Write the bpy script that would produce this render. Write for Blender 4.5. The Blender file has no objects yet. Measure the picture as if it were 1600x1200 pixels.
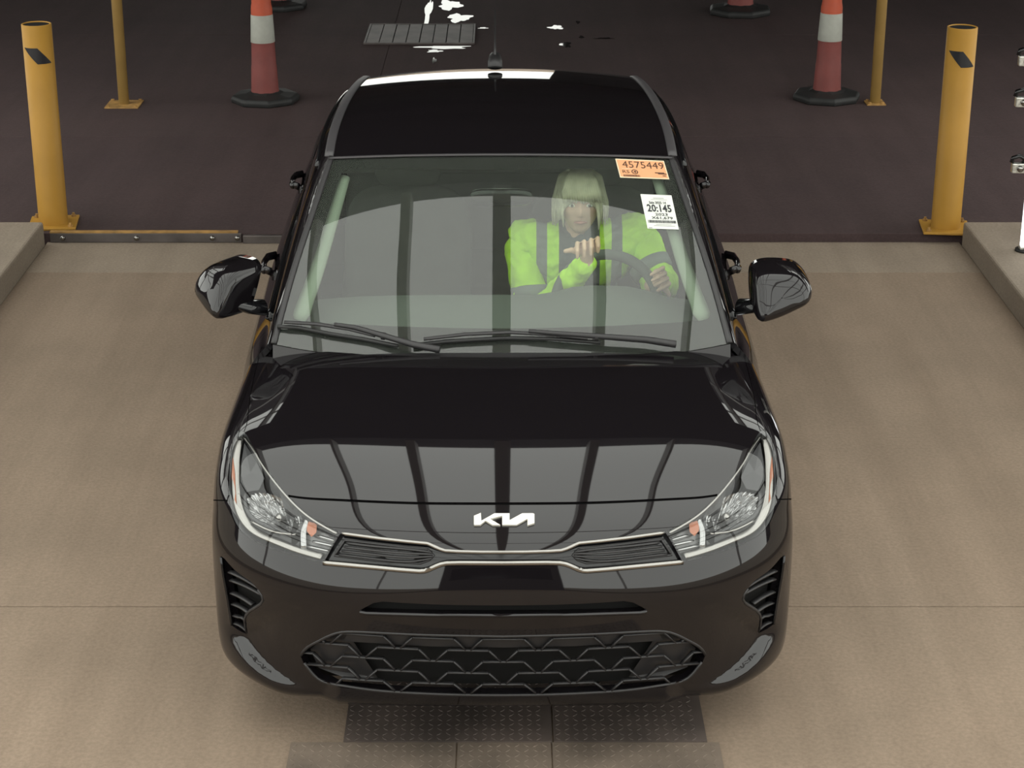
import bpy, bmesh, math, random
import numpy as np
from mathutils import Vector, Matrix
from mathutils.bvhtree import BVHTree
from mathutils.geometry import delaunay_2d_cdt
from bpy_extras.object_utils import world_to_camera_view

scene = bpy.context.scene
COL = scene.collection
random.seed(4)
RNG = np.random.default_rng(4)

# ------------------------------------------------------------------ camera
FPX, PITCH, CAMH, CARY, CX = 3020.0, math.radians(21.2), 3.07, 4.75, 786.5
camd = bpy.data.cameras.new('camera'); cam = bpy.data.objects.new('camera', camd); COL.objects.link(cam)
camd.sensor_width = 36.0; camd.lens = 36.0 * FPX / 1600.0
camd.shift_x = (800 - CX) / 1600.0
camd.clip_start = 0.05; camd.clip_end = 200
cam.location = (0, 0, CAMH); cam.rotation_euler = (math.radians(90) - PITCH, 0, 0)
scene.camera = cam

# ------------------------------------------------------------------ world: plain overcast sky
world = bpy.data.worlds.new('overcast_sky'); scene.world = world; world.use_nodes = True
wn = world.node_tree; bg = wn.nodes['Background']
bg.inputs['Color'].default_value = (0.985, 1.0, 0.935, 1); bg.inputs['Strength'].default_value = 2.55
scene.view_settings.view_transform = 'Standard'; scene.view_settings.look = 'None'
scene.view_settings.exposure = 0.0; scene.view_settings.gamma = 1.0
scene.view_settings.use_curve_mapping = False

# ------------------------------------------------------------------ helpers
CP, SP = math.cos(PITCH), math.sin(PITCH)
def at(px, py, y):
    """point in the car's frame on the sight line of a photo pixel, at a known distance y behind the front bumper"""
    k = (600 - py) / FPX; Y = y + CARY
    hz = Y * (SP - k * CP) / (CP + k * SP); d = Y * CP + hz * SP
    return Vector(((px - CX) / FPX * d, y, CAMH - hz))
def floor_at(px, py, z=0.0):
    """world point on a horizontal plane of height z"""
    k = (600 - py) / FPX; hz = CAMH - z
    Y = hz * (CP + k * SP) / (SP - k * CP); d = Y * CP + hz * SP
    return Vector(((px - CX) / FPX * d, Y, z))

def tag(o, label=None, cat=None, group=None, kind=None):
    if label: o['label'] = label
    if cat: o['category'] = cat
    if group: o['group'] = group
    if kind: o['kind'] = kind
    return o
def empty(name, loc=(0, 0, 0), rz=0.0, parent=None):
    o = bpy.data.objects.new(name, None); COL.objects.link(o)
    o.location = loc; o.rotation_euler = (0, 0, rz); o.empty_display_size = 0.1
    if parent: o.parent = parent
    return o
def link(name, me, m=None, parent=None):
    o = bpy.data.objects.new(name, me); COL.objects.link(o)
    if m is not None: me.materials.clear(); me.materials.append(m)
    if parent: o.parent = parent
    return o
def mesh(name, vs, fs, m=None, parent=None, smooth=False):
    me = bpy.data.meshes.new(name); me.from_pydata([tuple(v) for v in vs], [], [tuple(f) for f in fs]); me.update()
    if smooth: me.polygons.foreach_set('use_smooth', [True] * len(me.polygons))
    return link(name, me, m, parent)
class MB:
    def __init__(s): s.v = []; s.f = []
    def add(s, vs, fs):
        b = len(s.v); s.v += [tuple(v) for v in vs]; s.f += [tuple(b + i for i in f) for f in fs]; return s
    def box(s, a, b, M=None):
        vs = [Vector((x, y, z)) for x in (a[0], b[0]) for y in (a[1], b[1]) for z in (a[2], b[2])]
        if M is not None: vs = [M @ v for v in vs]
        return s.add(vs, [(0, 1, 3, 2), (4, 6, 7, 5), (0, 4, 5, 1), (2, 3, 7, 6), (0, 2, 6, 4), (1, 5, 7, 3)])
    def tube(s, pts, r, n=8, caps=True, up=None):
        pts = [Vector(p) for p in pts]
        rs = r if hasattr(r, '__len__') else [r] * len(pts)
        rings = []; prev = None
        for i, p in enumerate(pts):
            t = (pts[min(i + 1, len(pts) - 1)] - pts[max(i - 1, 0)]).normalized()
            if prev is None:
                a = Vector(up) if up else (Vector((0, 0, 1)) if abs(t.z) < .9 else Vector((1, 0, 0)))
            else: a = prev
            b = t.cross(a).normalized(); a = b.cross(t).normalized(); prev = a
            rr = rs[i]; ra, rb = (rr if hasattr(rr, '__len__') else (rr, rr))
            rings.append([p + a * (ra * math.cos(2 * math.pi * k / n)) + b * (rb * math.sin(2 * math.pi * k / n)) for k in range(n)])
        vs = [q for R in rings for q in R]; fs = []
        for i in range(len(rings) - 1):
            for k in range(n):
                k2 = (k + 1) % n
                fs.append((i * n + k, i * n + k2, (i + 1) * n + k2, (i + 1) * n + k))
        if caps:
            fs.append(tuple(reversed(range(n)))); fs.append(tuple(range((len(rings) - 1) * n, len(rings) * n)))
        return s.add(vs, fs)
    def lathe(s, prof, n=24, c=(0, 0, 0), cap_top=False, cap_bot=False):
        vs = []; fs = []
        for r, z in prof:
            for k in range(n):
                a = 2 * math.pi * k / n; vs.append((c[0] + r * math.cos(a), c[1] + r * math.sin(a), c[2] + z))
        for i in range(len(prof) - 1):
            for k in range(n):
                k2 = (k + 1) % n; fs.append((i * n + k, i * n + k2, (i + 1) * n + k2, (i + 1) * n + k))
        if cap_bot: fs.append(tuple(reversed(range(n))))
        if cap_top: fs.append(tuple(range((len(prof) - 1) * n, len(prof) * n)))
        return s.add(vs, fs)
    def prism(s, poly, h, M=None):
        """poly: 2-D outline in x,y extruded from z=0 to h"""
        n = len(poly); vs = [Vector((p[0], p[1], 0)) for p in poly] + [Vector((p[0], p[1], h)) for p in poly]
        if M is not None: vs = [M @ v for v in vs]
        fs = [tuple(reversed(range(n))), tuple(range(n, 2 * n))] + [(i, (i + 1) % n, n + (i + 1) % n, n + i) for i in range(n)]
        return s.add(vs, fs)
    def build(s, name, m=None, parent=None, smooth=False, bevel=0.0):
        o = mesh(name, s.v, s.f, m, parent, smooth)
        if bevel:
            md = o.modifiers.new('bevel', 'BEVEL'); md.width = bevel; md.segments = 2; md.limit_method = 'ANGLE'
        return o
def bspline(P, t):
    """clamped uniform cubic B-spline along axis 0 of control points P, at parameters t in 0..n-1"""
    P = np.concatenate([2 * P[:1] - P[1:2], P, 2 * P[-1:] - P[-2:-1]]); n = len(P) - 2
    i = np.clip(t.astype(int), 0, n - 2); f = (t - i).reshape((-1,) + (1,) * (P.ndim - 1))
    return (P[i] * (1 - f) ** 3 + P[i + 1] * (3 * f ** 3 - 6 * f ** 2 + 4) + P[i + 2] * (-3 * f ** 3 + 3 * f ** 2 + 3 * f + 1) + P[i + 3] * f ** 3) / 6
def smooth_line(pts, n=40):
    """resampled Catmull-Rom through points of any dimension"""
    P = np.array([list(p) for p in pts], float); d = np.r_[0, np.cumsum(np.linalg.norm(np.diff(P, axis=0), axis=1))]
    return spline(d, P)(np.linspace(0, d[-1], n))
def poly_line(pts, n=40):
    P = np.array([list(p) for p in pts], float); d = np.r_[0, np.cumsum(np.linalg.norm(np.diff(P, axis=0), axis=1))]
    t = np.unique(np.r_[np.linspace(0, d[-1], n), d])
    return np.stack([np.interp(t, d, P[:, i]) for i in range(P.shape[1])], 1)
def spline(x, Y):
    """natural cubic spline through knots x (n), Y (n, ...)"""
    x = np.asarray(x, float); Y = np.asarray(Y, float); n = len(x); sh = Y.shape[1:]; Y2 = Y.reshape(n, -1)
    h = np.diff(x); A = np.zeros((n, n)); B = np.zeros_like(Y2); A[0, 0] = A[-1, -1] = 1
    for i in range(1, n - 1):
        A[i, i - 1] = h[i - 1]; A[i, i] = 2 * (h[i - 1] + h[i]); A[i, i + 1] = h[i]
        B[i] = 6 * ((Y2[i + 1] - Y2[i]) / h[i] - (Y2[i] - Y2[i - 1]) / h[i - 1])
    M = np.linalg.solve(A, B)
    def ev(t):
        t = np.asarray(t, float); i = np.clip(np.searchsorted(x, t, side='right') - 1, 0, n - 2)
        a = (x[i + 1] - t)[:, None]; b = (t - x[i])[:, None]; hh = h[i][:, None]
        r = M[i] * a ** 3 / (6 * hh) + M[i + 1] * b ** 3 / (6 * hh) + (Y2[i] / hh - M[i] * hh / 6) * a + (Y2[i + 1] / hh - M[i + 1] * hh / 6) * b
        return r.reshape((len(t),) + sh)
    return ev

# ------------------------------------------------------------------ materials
def mat(name, color, rough=0.5, metal=0.0, spec=0.5, coat=0.0, coat_rough=0.02, emit=0.0, var=0.0, var_scale=8.0, bump=0.0, bump_scale=60.0, color2=None):
    m = bpy.data.materials.new(name); m.use_nodes = True; nt = m.node_tree; b = nt.nodes['Principled BSDF']
    b.inputs['Base Color'].default_value = (*color, 1); b.inputs['Roughness'].default_value = rough
    b.inputs['Metallic'].default_value = metal; b.inputs['Specular IOR Level'].default_value = spec
    b.inputs['Coat Weight'].default_value = coat; b.inputs['Coat Roughness'].default_value = coat_rough
    if emit: b.inputs['Emission Color'].default_value = (*color, 1); b.inputs['Emission Strength'].default_value = emit
    tc = nt.nodes.new('ShaderNodeTexCoord')
    if var or color2:
        nz = nt.nodes.new('ShaderNodeTexNoise'); nz.inputs['Scale'].default_value = var_scale; nz.inputs['Detail'].default_value = 5
        nt.links.new(tc.outputs['Object'], nz.inputs['Vector'])
        rp = nt.nodes.new('ShaderNodeValToRGB'); rp.color_ramp.elements[0].position = .32; rp.color_ramp.elements[1].position = .68
        c2 = color2 or tuple(x * (1 - var) for x in color); c1 = color if color2 else tuple(min(1, x * (1 + var)) for x in color)
        rp.color_ramp.elements[0].color = (*c2, 1); rp.color_ramp.elements[1].color = (*c1, 1)
        nt.links.new(nz.outputs['Fac'], rp.inputs['Fac']); nt.links.new(rp.outputs['Color'], b.inputs['Base Color'])
    if bump:
        n2 = nt.nodes.new('ShaderNodeTexNoise'); n2.inputs['Scale'].default_value = bump_scale; n2.inputs['Detail'].default_value = 4
        nt.links.new(tc.outputs['Object'], n2.inputs['Vector'])
        bp = nt.nodes.new('ShaderNodeBump'); bp.inputs['Strength'].default_value = bump; bp.inputs['Distance'].default_value = .01
        nt.links.new(n2.outputs['Fac'], bp.inputs['Height']); nt.links.new(bp.outputs['Normal'], b.inputs['Normal'])
    return m
def glass_mat(name, tint=(.8, .9, .83), boost=1.7, rough=0.0, dirt=0.0):
    """thin sheet of glass: tinted transmission, angle-dependent reflection of both faces"""
    m = bpy.data.materials.new(name); m.use_nodes = True; nt = m.node_tree; nt.nodes.clear()
    out = nt.nodes.new('ShaderNodeOutputMaterial'); tr = nt.nodes.new('ShaderNodeBsdfTransparent'); gl = nt.nodes.new('ShaderNodeBsdfGlossy')
    tr.inputs['Color'].default_value = (*tint, 1); gl.inputs['Roughness'].default_value = rough; gl.inputs['Color'].default_value = (1, 1, 1, 1)
    ge = nt.nodes.new('ShaderNodeNewGeometry'); dot = nt.nodes.new('ShaderNodeVectorMath'); dot.operation = 'DOT_PRODUCT'
    nt.links.new(ge.outputs['Normal'], dot.inputs[0]); nt.links.new(ge.outputs['Incoming'], dot.inputs[1])
    ab = nt.nodes.new('ShaderNodeMath'); ab.operation = 'ABSOLUTE'; nt.links.new(dot.outputs['Value'], ab.inputs[0])
    one = nt.nodes.new('ShaderNodeMath'); one.operation = 'SUBTRACT'; one.inputs[0].default_value = 1; nt.links.new(ab.outputs[0], one.inputs[1])
    pw = nt.nodes.new('ShaderNodeMath'); pw.operation = 'POWER'; pw.inputs[1].default_value = 5; nt.links.new(one.outputs[0], pw.inputs[0])
    ma = nt.nodes.new('ShaderNodeMath'); ma.operation = 'MULTIPLY_ADD'; ma.inputs[1].default_value = .96; ma.inputs[2].default_value = .043 * boost
    nt.links.new(pw.outputs[0], ma.inputs[0]); ma.use_clamp = True
    mx = nt.nodes.new('ShaderNodeMixShader'); nt.links.new(ma.outputs[0], mx.inputs[0])
    nt.links.new(tr.outputs[0], mx.inputs[1]); nt.links.new(gl.outputs[0], mx.inputs[2])
    if dirt:        # film of dust scattering a little light
        df = nt.nodes.new('ShaderNodeBsdfDiffuse'); df.inputs['Color'].default_value = (.62, .66, .60, 1); m2 = nt.nodes.new('ShaderNodeMixShader'); m2.inputs[0].default_value = dirt
        nt.links.new(mx.outputs[0], m2.inputs[1]); nt.links.new(df.outputs[0], m2.inputs[2]); mx = m2
    nt.links.new(mx.outputs[0], out.inputs['Surface'])
    return m

M = {}
M['paint'] = mat('black_car_paint', (.006, .005, .006), .03, spec=.54)
M['gloss'] = mat('gloss_black_trim', (.006, .006, .007), .09, spec=.5)
M['plastic'] = mat('black_plastic', (.018, .017, .018), .42, bump=.08, bump_scale=900)
M['rubber'] = mat('black_rubber', (.012, .012, .012), .6, var=.3)
M['void'] = mat('dark_recess', (.006, .006, .006), .8, spec=.2)
M['gap'] = mat('panel_gap', (.003, .003, .003), .9, spec=.1)
M['chrome'] = mat('satin_chrome', (.34, .328, .31), .2, 1.0)
M['mirrorchrome'] = mat('bright_reflector', (.36, .36, .36), .12, 1.0)
M['grey_trim'] = mat('grey_roof_molding', (.045, .042, .045), .45)
M['badge'] = mat('badge_silver', (.72, .69, .62), .3, .3)
M['glass'] = glass_mat('windshield_glass', (.76, .86, .77), 1.42, dirt=.03)
M['sideglass'] = glass_mat('side_window_glass', (.5, .58, .52), 1.7)
M['lens'] = glass_mat('headlamp_lens', (.96, .97, .97), .9)
M['mirror'] = mat('mirror_glass', (.8, .8, .8), .02, 1.0)
M['amber'] = mat('amber_reflector', (.34, .12, .06), .3)
M['lampgrey'] = mat('lamp_bezel_grey', (.16, .16, .16), .35, .3)
M['lampdark'] = mat('lamp_bezel_dark', (.03, .03, .032), .25)
M['tyre'] = mat('tyre_rubber', (.02, .02, .02), .75, bump=.2, bump_scale=200)
M['rim'] = mat('alloy_rim', (.4, .4, .41), .3, .9)
M['dash'] = mat('dashboard_grey', (.085, .09, .085), .8, spec=.2)
M['trim'] = mat('pale_pillar_trim', (.225, .24, .205), .8, spec=.15)
M['seat'] = mat('seat_cloth', (.07, .068, .066), .9, spec=.1, var=.15, var_scale=12)
M['head'] = mat('headliner_cloth', (.3, .3, .28), .9, spec=.1)
M['frit'] = mat('windshield_border_enamel', (.014, .013, .013), .9, spec=.05)
# ------------------------------------------------------------------ the place
def concrete(name, c1, c2, scale=1.3, rough=.85, wet=0.0):
    m = bpy.data.materials.new(name); m.use_nodes = True; nt = m.node_tree; b = nt.nodes['Principled BSDF']
    tc = nt.nodes.new('ShaderNodeTexCoord')
    def noise(s, det=6, stretch=None):
        n = nt.nodes.new('ShaderNodeTexNoise'); n.inputs['Scale'].default_value = s; n.inputs['Detail'].default_value = det; n.inputs['Roughness'].default_value = .62
        if stretch:
            mp = nt.nodes.new('ShaderNodeMapping'); mp.inputs['Scale'].default_value = stretch
            nt.links.new(tc.outputs['Object'], mp.inputs['Vector']); nt.links.new(mp.outputs['Vector'], n.inputs['Vector'])
        else: nt.links.new(tc.outputs['Object'], n.inputs['Vector'])
        return n
    big = noise(scale); rp = nt.nodes.new('ShaderNodeValToRGB'); rp.color_ramp.elements[0].position = .3; rp.color_ramp.elements[1].position = .7
    rp.color_ramp.elements[0].color = (*c2, 1); rp.color_ramp.elements[1].color = (*c1, 1)
    nt.links.new(big.outputs['Fac'], rp.inputs['Fac'])
    fine = noise(70, 3); r2 = nt.nodes.new('ShaderNodeValToRGB'); r2.color_ramp.elements[0].position = .25; r2.color_ramp.elements[1].position = .7
    r2.color_ramp.elements[0].color = (.8, .79, .78, 1); r2.color_ramp.elements[1].color = (1.06, 1.06, 1.06, 1)
    nt.links.new(fine.outputs['Fac'], r2.inputs['Fac'])
    streak = noise(1.6, 4, (3.2, .25, 1)); r3 = nt.nodes.new('ShaderNodeValToRGB'); r3.color_ramp.elements[0].position = .3; r3.color_ramp.elements[1].position = .65
    r3.color_ramp.elements[0].color = (.86, .85, .84, 1); r3.color_ramp.elements[1].color = (1.03, 1.03, 1.03, 1)
    nt.links.new(streak.outputs['Fac'], r3.inputs['Fac'])
    def mul(a, c):
        x = nt.nodes.new('ShaderNodeMix'); x.data_type = 'RGBA'; x.blend_type = 'MULTIPLY'; x.inputs[0].default_value = 1
        nt.links.new(a, x.inputs[6]); nt.links.new(c, x.inputs[7]); return x.outputs[2]
    o = mul(mul(rp.outputs['Color'], r2.outputs['Color']), r3.outputs['Color'])
    nt.links.new(o, b.inputs['Base Color']); b.inputs['Roughness'].default_value = rough; b.inputs['Specular IOR Level'].default_value = .25
    bp = nt.nodes.new('ShaderNodeBump'); bp.inputs['Strength'].default_value = .25; bp.inputs['Distance'].default_value = .006
    nt.links.new(fine.outputs['Fac'], bp.inputs['Height']); nt.links.new(bp.outputs['Normal'], b.inputs['Normal'])
    return m
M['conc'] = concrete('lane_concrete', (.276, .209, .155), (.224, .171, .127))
M['conc_strip'] = concrete('pale_concrete_strip', (.297, .241, .187), (.25, .202, .158), 2.5)
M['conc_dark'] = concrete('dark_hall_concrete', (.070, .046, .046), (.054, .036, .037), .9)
M['kerb'] = concrete('kerb_concrete', (.285, .238, .188), (.23, .188, .148), 2.0)
M['steel'] = mat('worn_steel', (.10, .085, .08), .5, .4, var=.35, var_scale=5, bump=.1)
M['tread'] = mat('tread_plate_steel', (.135, .104, .08), .75, 0, var=.35, var_scale=3.5)
M['tread2'] = mat('dark_tread_plate_steel', (.085, .065, .056), .7, 0, var=.4, var_scale=3.5)  # darker copy of the plate colour, for the second row of plates
M['yellow'] = mat('bollard_yellow', (.40, .212, .034), .5, spec=.3, var=.07, var_scale=4, bump=.03)
M['yellow_dull'] = mat('dull_yellow_paint', (.20, .118, .030), .6, spec=.2, var=.08, var_scale=5)
M['yellow_worn'] = mat('worn_yellow_paint', (.34, .19, .055), .6, var=.35, var_scale=14)
M['blackband'] = mat('black_sticker', (.012, .012, .016), .35)
M['orange'] = mat('cone_orange', (.42, .068, .026), .5, var=.1, var_scale=9)
M['orange_dull'] = mat('faded_cone_red', (.175, .036, .030), .6, var=.12, var_scale=9)
M['collar'] = mat('reflective_collar', (.33, .33, .29), .5, var=.06, var_scale=20)
M['ceil'] = mat('dark_ceiling_deck', (.035, .03, .032), .9, var=.25, var_scale=.6)
M['wallm'] = mat('dark_hall_wall', (.06, .052, .052), .9, var=.2, var_scale=.8)
M['beam'] = mat('grey_steel_frame', (.42, .41, .40), .6)
M['water'] = mat('standing_water', (.02, .018, .018), .03, spec=.5)

XK = 2.47             # inner face of both kerbs
Y_STRIP, Y_STEP = 9.51, 10.04
STEP = .05
Y_EDGE, ZC = 7.3, 3.4  # where the solid ceiling over the lane begins, and its height
XD, Y_SKY = 2.35, 13.0   # half width of that ceiling up to Y_SKY, beyond which it spans the hall
Y_WING = 8.9            # skylight strips start here

def slab(name, x0, x1, y0, y1, z0, z1, m, parent=None, bevel=.004):
    return MB().box((x0, y0, z0), (x1, y1, z1)).build(name, m, parent, bevel=bevel)
floor = empty('floor'); tag(floor, kind='structure')
yj = floor_at(100, 947).y
for a, b_ in ((-14, yj - .003), (yj + .003, Y_STRIP - .004)):
    slab('slab', -XK, XK, a, b_, -.2, 0, M['conc'], floor)
slab('slab', -XK, XK, Y_STRIP, Y_STEP, -.2, .001, M['conc_strip'], floor)
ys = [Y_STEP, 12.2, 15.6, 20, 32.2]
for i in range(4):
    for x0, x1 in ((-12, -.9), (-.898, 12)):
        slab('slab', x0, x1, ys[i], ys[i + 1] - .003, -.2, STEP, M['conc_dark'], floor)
for side, sx in (('left', -1), ('right', 1)):
    k = MB()
    k.box((sx * XK, -14, -.2), (sx * 12, 9.99, .13))
    tag(k.build('trim_1' if sx < 0 else 'trim_2', M['kerb'], None, bevel=.012), kind='structure')
# tread plates let into the lane floor
def tread_plate(x0, x1, y0, y1, m):
    root = MB().box((x0, y0, .001), (x1, y1, .007)).build('tread_plate', m, floor)
    mb = MB(); st = .027; h = .0013
    nx, ny = int((x1 - x0) / st), int((y1 - y0) / st)
    for i in range(nx):
        for j in range(ny):
            cx = x0 + (i + .5) * st; cy = y0 + (j + .5) * st; a = math.radians(45 if (i + j) % 2 else -45)
            L, W = .0105, .0028; ca, sa = math.cos(a), math.sin(a)
            P = [(-L, 0), (0, -W), (L, 0), (0, W)]
            mb.add([(cx + px * ca - py * sa, cy + px * sa + py * ca, .007) for px, py in P] + [(cx + px * .7 * ca - py * .7 * sa, cy + px * .7 * sa + py * .7 * ca, .007 + h * 1.5) for px, py in P],
                   [(4, 5, 6, 7), (0, 1, 5, 4), (1, 2, 6, 5), (2, 3, 7, 6), (3, 0, 4, 7)])
    tag(mb.build('tread_lugs', m, root), kind='stuff')
yp = floor_at(786, 1163).y
tread_plate(-.63, -.14, yp - .60, yp, M['tread']); tread_plate(-.135, .14, yp - .60, yp, M['tread']); tread_plate(.145, .64, yp - .60, yp, M['tread'])
tread_plate(-.475, .145, yp + .005, yp + .60, M['tread2']); tread_plate(.15, .605, yp + .005, yp + .60, M['tread2'])

# steel edging on the step, with bolts and a yellow painted lip
es = empty('step_edging', (0, 0, 0)); tag(es, 'dark bolted steel edging with yellow painted lip at foot of bollard', 'edging')
xa, xb = -XK + .02, floor_at(378, 370, .03).x
MB().box((xa, Y_STEP - .016, .002), (xb, Y_STEP - .002, STEP + .004)).build('steel_face', M['steel'], es, bevel=.003)
MB().box((xa, Y_STEP - .016, STEP + .005), (xb - .02, Y_STEP + .018, STEP + .012)).build('yellow_lip', M['yellow_worn'], es)
for px in (100, 215, 333, 372):
    p = floor_at(px, 369, .03); MB().tube([(p.x, Y_STEP - .03, .03), (p.x, Y_STEP - .0165, .03)], .013, 8).build('bolt', M['chrome'], es, True)
slab('threshold_bar', floor_at(381, 372, .02).x, floor_at(520, 372, .02).x, Y_STEP - .03, Y_STEP - .002, 0, .045, M['steel'], floor, .004)

# hall shell behind: low dark deck over the lane, skylight strips either side near the front
ceil = MB(); ceil.box((-XD, Y_EDGE, ZC), (XD, Y_SKY, ZC + .3)); ceil.box((-12.3, Y_EDGE, ZC), (-XD, Y_WING, ZC + .3)); ceil.box((XD, Y_EDGE, ZC), (12.3, Y_WING, ZC + .3)); ceil.box((-12.3, Y_SKY, 4.6), (12.3, 32.4, 4.9)); ceil.box((-12.3, Y_SKY, ZC), (12.3, Y_SKY + .2, 4.6))
tag(ceil.build('ceiling', M['ceil']), kind='structure')
for n, x0, x1 in (('wall_left', -12.3, -12), ('wall_right', 12, 12.3)):
    w = MB(); w.box((x0, Y_EDGE, -.2), (x1, 32.4, 1.0)); w.box((x0, 21, 1.0), (x1, 32.4, 4.6))
    for y in (9.9, 13.1, 17): w.box((x0, y - .08, 1.0), (x1, y + .08, ZC if y < Y_SKY else 4.6))
    tag(w.build(n, M['wallm']), kind='structure')
ox0, ox1, oz = -5.0, 1.0, 3.7
w = MB(); w.box((-12, 32.1, -.2), (ox0, 32.4, 4.6)); w.box((ox1, 32.1, -.2), (12, 32.4, 4.6)); w.box((ox0, 32.1, oz), (ox1, 32.4, 4.6))
tag(w.build('wall_back', M['wallm']), kind='structure')
tag(MB().box((-60, 32.5, -.3), (60, 60, -.05)).build('ground', M['conc']), kind='structure')
# open steel canopy frame over the front of the lane
RAFT = [(-7.2, .07), (-5.4, .07), (-3.9, .07), (-2.6, .05), (-1.35, .03), (-.66, .07), (0, .115), (.66, .07), (1.35, .03), (2.6, .05), (3.9, .07), (5.4, .07), (7.2, .07)]
fr = empty('canopy_frame', (0, Y_EDGE, 0)); tag(fr, 'open steel canopy frame over the lane, seen mirrored in the hood', 'steel frame')
def cb(n, a, b_): 
    o = MB().box((a[0], a[1] - Y_EDGE, a[2]), (b_[0], b_[1] - Y_EDGE, b_[2])).build(n, M['beam'], fr); return o
for x, wd in RAFT: cb('rafter', (x - wd / 2, -9, ZC + .05), (x + wd / 2, Y_EDGE - .002, ZC + .22))
for x, wd in RAFT:
    if abs(x) > XD: cb('rafter', (x - wd / 2, Y_WING + .002, ZC + .05), (x + wd / 2, Y_SKY - .002, ZC + .22))
for y in (5.3, 4.0, .2, -4, -8.9): cb('purlin', (-7.3, y - .02, ZC + .1), (7.3, y + .02, ZC + .16))
for y in (9.9, 11.6):
    for s_ in (-1, 1): cb('purlin', (s_ * XD, y - .03, ZC + .1), (s_ * 12, y + .03, ZC + .16))
for x in (-7.2, 7.2):
    cb('post', (x - .07, -8.9, .131), (x + .07, -8.76, ZC + .05))
    cb('post', (x - .07, 3.93, .131), (x + .07, 4.07, ZC + .05))

# ---- bollards
def bollard(loc, rz, label):
    t = empty('bollard', loc, rz); tag(t, label, 'bollard', None)
    R, Hh = .079, 1.10
    MB().lathe([(R, .012), (R, Hh), (R - .006, Hh + .002), (R - .009, Hh), (R - .009, Hh - .35)], 32).build('pipe', M['yellow'], t, True)
    MB().lathe([(.001, Hh - .004), (R - .009, Hh - .004)], 32).build('pipe_shade_disc', M['void'], t)  # near-black disc paints the shade inside the open pipe
    MB().box((-.13, -.13, 0), (.13, .13, .012)).build('base_plate', M['yellow'], t, bevel=.003)
    for x in (-.1, .1):
        for y in (-.1, .1): MB().lathe([(.014, .012), (.014, .022), (.007, .022), (.007, .034)], 8, (x, y, 0), True).build('anchor_bolt', M['yellow_worn'], t)
    # black slanted reflective patch wrapped on the pipe
    vs = []; fs = []; n = 14
    for j in range(n + 1):
        f_ = j / n
        for k in range(9):
            q = k / 8; a = math.radians(-90) + (-.98 + q * 1.02) + f_ * .96
            z = Hh - .115 - f_ * .085
            vs.append(((R + .0012) * math.cos(a), (R + .0012) * math.sin(a), z))
    for j in range(n):
        for k in range(8): i = j * 9 + k; fs.append((i, i + 9, i + 10, i + 1))
    mesh('black_patch', vs, fs, M['blackband'], t, True)
    return t
pL = floor_at(84, 350, STEP); pR = floor_at(1477, 357, STEP)
bollard((pL.x, pL.y, STEP), .12, 'yellow pipe bollard bolted down behind the steel step edging')
bollard((pR.x, pR.y, STEP), -.1, 'yellow pipe bollard between the thin post and the white lamp stand')
def thin_post(loc, label, pw=.115):
    t = empty('post', loc); tag(t, label, 'post')
    MB().lathe([(.036, .01), (.036, 2.2)], 20, cap_top=True).build('pipe', M['yellow_dull'], t, True)
    MB().box((-pw, -pw, 0), (pw, pw, .01)).build('base_plate', M['yellow_worn'], t, bevel=.002)
    for x in (-pw + .02, pw - .02):
        for y in (-pw + .02, pw - .02): MB().lathe([(.012, .01), (.012, .02)], 8, (x, y, 0), True).build('anchor_bolt', M['yellow_worn'], t)
p = floor_at(194, 164, STEP); thin_post(p, 'tall thin yellow post on a wide square base plate, clear of the cones')
p = floor_at(1367, 162, STEP); thin_post(p, 'tall thin yellow post close against the heavy base of a traffic cone', .065)

def cone(loc, rz, label, s=1.0):
    t = empty('traffic_cone', loc, rz); t.scale = (s, s, s); tag(t, label, 'traffic cone')
    n = 8; o = [(.235 * math.cos(math.pi / 8 + i * math.pi / 4), .235 * math.sin(math.pi / 8 + i * math.pi / 4)) for i in range(n)]
    mb = MB(); mb.lathe([(.235, 0), (.24, .03), (.225, .05), (.13, .062), (.10, .075)], 8, cap_bot=True, cap_top=True)
    mb.build('rubber_base', M['rubber'], t, bevel=.008)
    r = lambda z: .098 - .046 * (z / 1.05)
    MB().lathe([(r(.05) + .006, .05), (r(.08), .09), (r(.24), .25), (r(.24) - .002, .255), (r(.42), .42)], 28).build('cone_body', M['orange_dull'], t, True)
    MB().lathe([(r(.42) + .004, .415), (r(.42) + .004, .42), (r(.60) + .004, .60), (r(.6), .605)], 28).build('reflective_collar', M['collar'], t, True)
    MB().lathe([(r(.6) + .002, .60), (r(.64) + .003, .64), (r(.72), .68), (r(.72), .72)], 28).build('upper_body', M['orange'], t, True)
    MB().lathe([(r(.72) + .004, .715), (r(.72) + .004, .72), (r(.86) + .004, .86)], 28).build('reflective_collar', M['collar'], t, True)
    MB().lathe([(r(.86), .855), (r(1.02), 1.02), (.03, 1.04), (.02, 1.10), (.033, 1.13), (.02, 1.15)], 28, cap_top=True).build('cone_top', M['orange'], t, True)
cone(floor_at(415, 158, STEP), .2, 'orange traffic cone between the thin yellow post and the car roof')
cone(floor_at(1291, 155, STEP), .1, 'orange traffic cone standing against the thin yellow post')
cone(floor_at(436, 12, STEP), .3, 'orange traffic cone far back in the hall, behind another cone', 1.05)
cone(floor_at(1156, 21, STEP), .3, 'lone orange traffic cone far back in the dark hall', 1.15)

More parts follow.
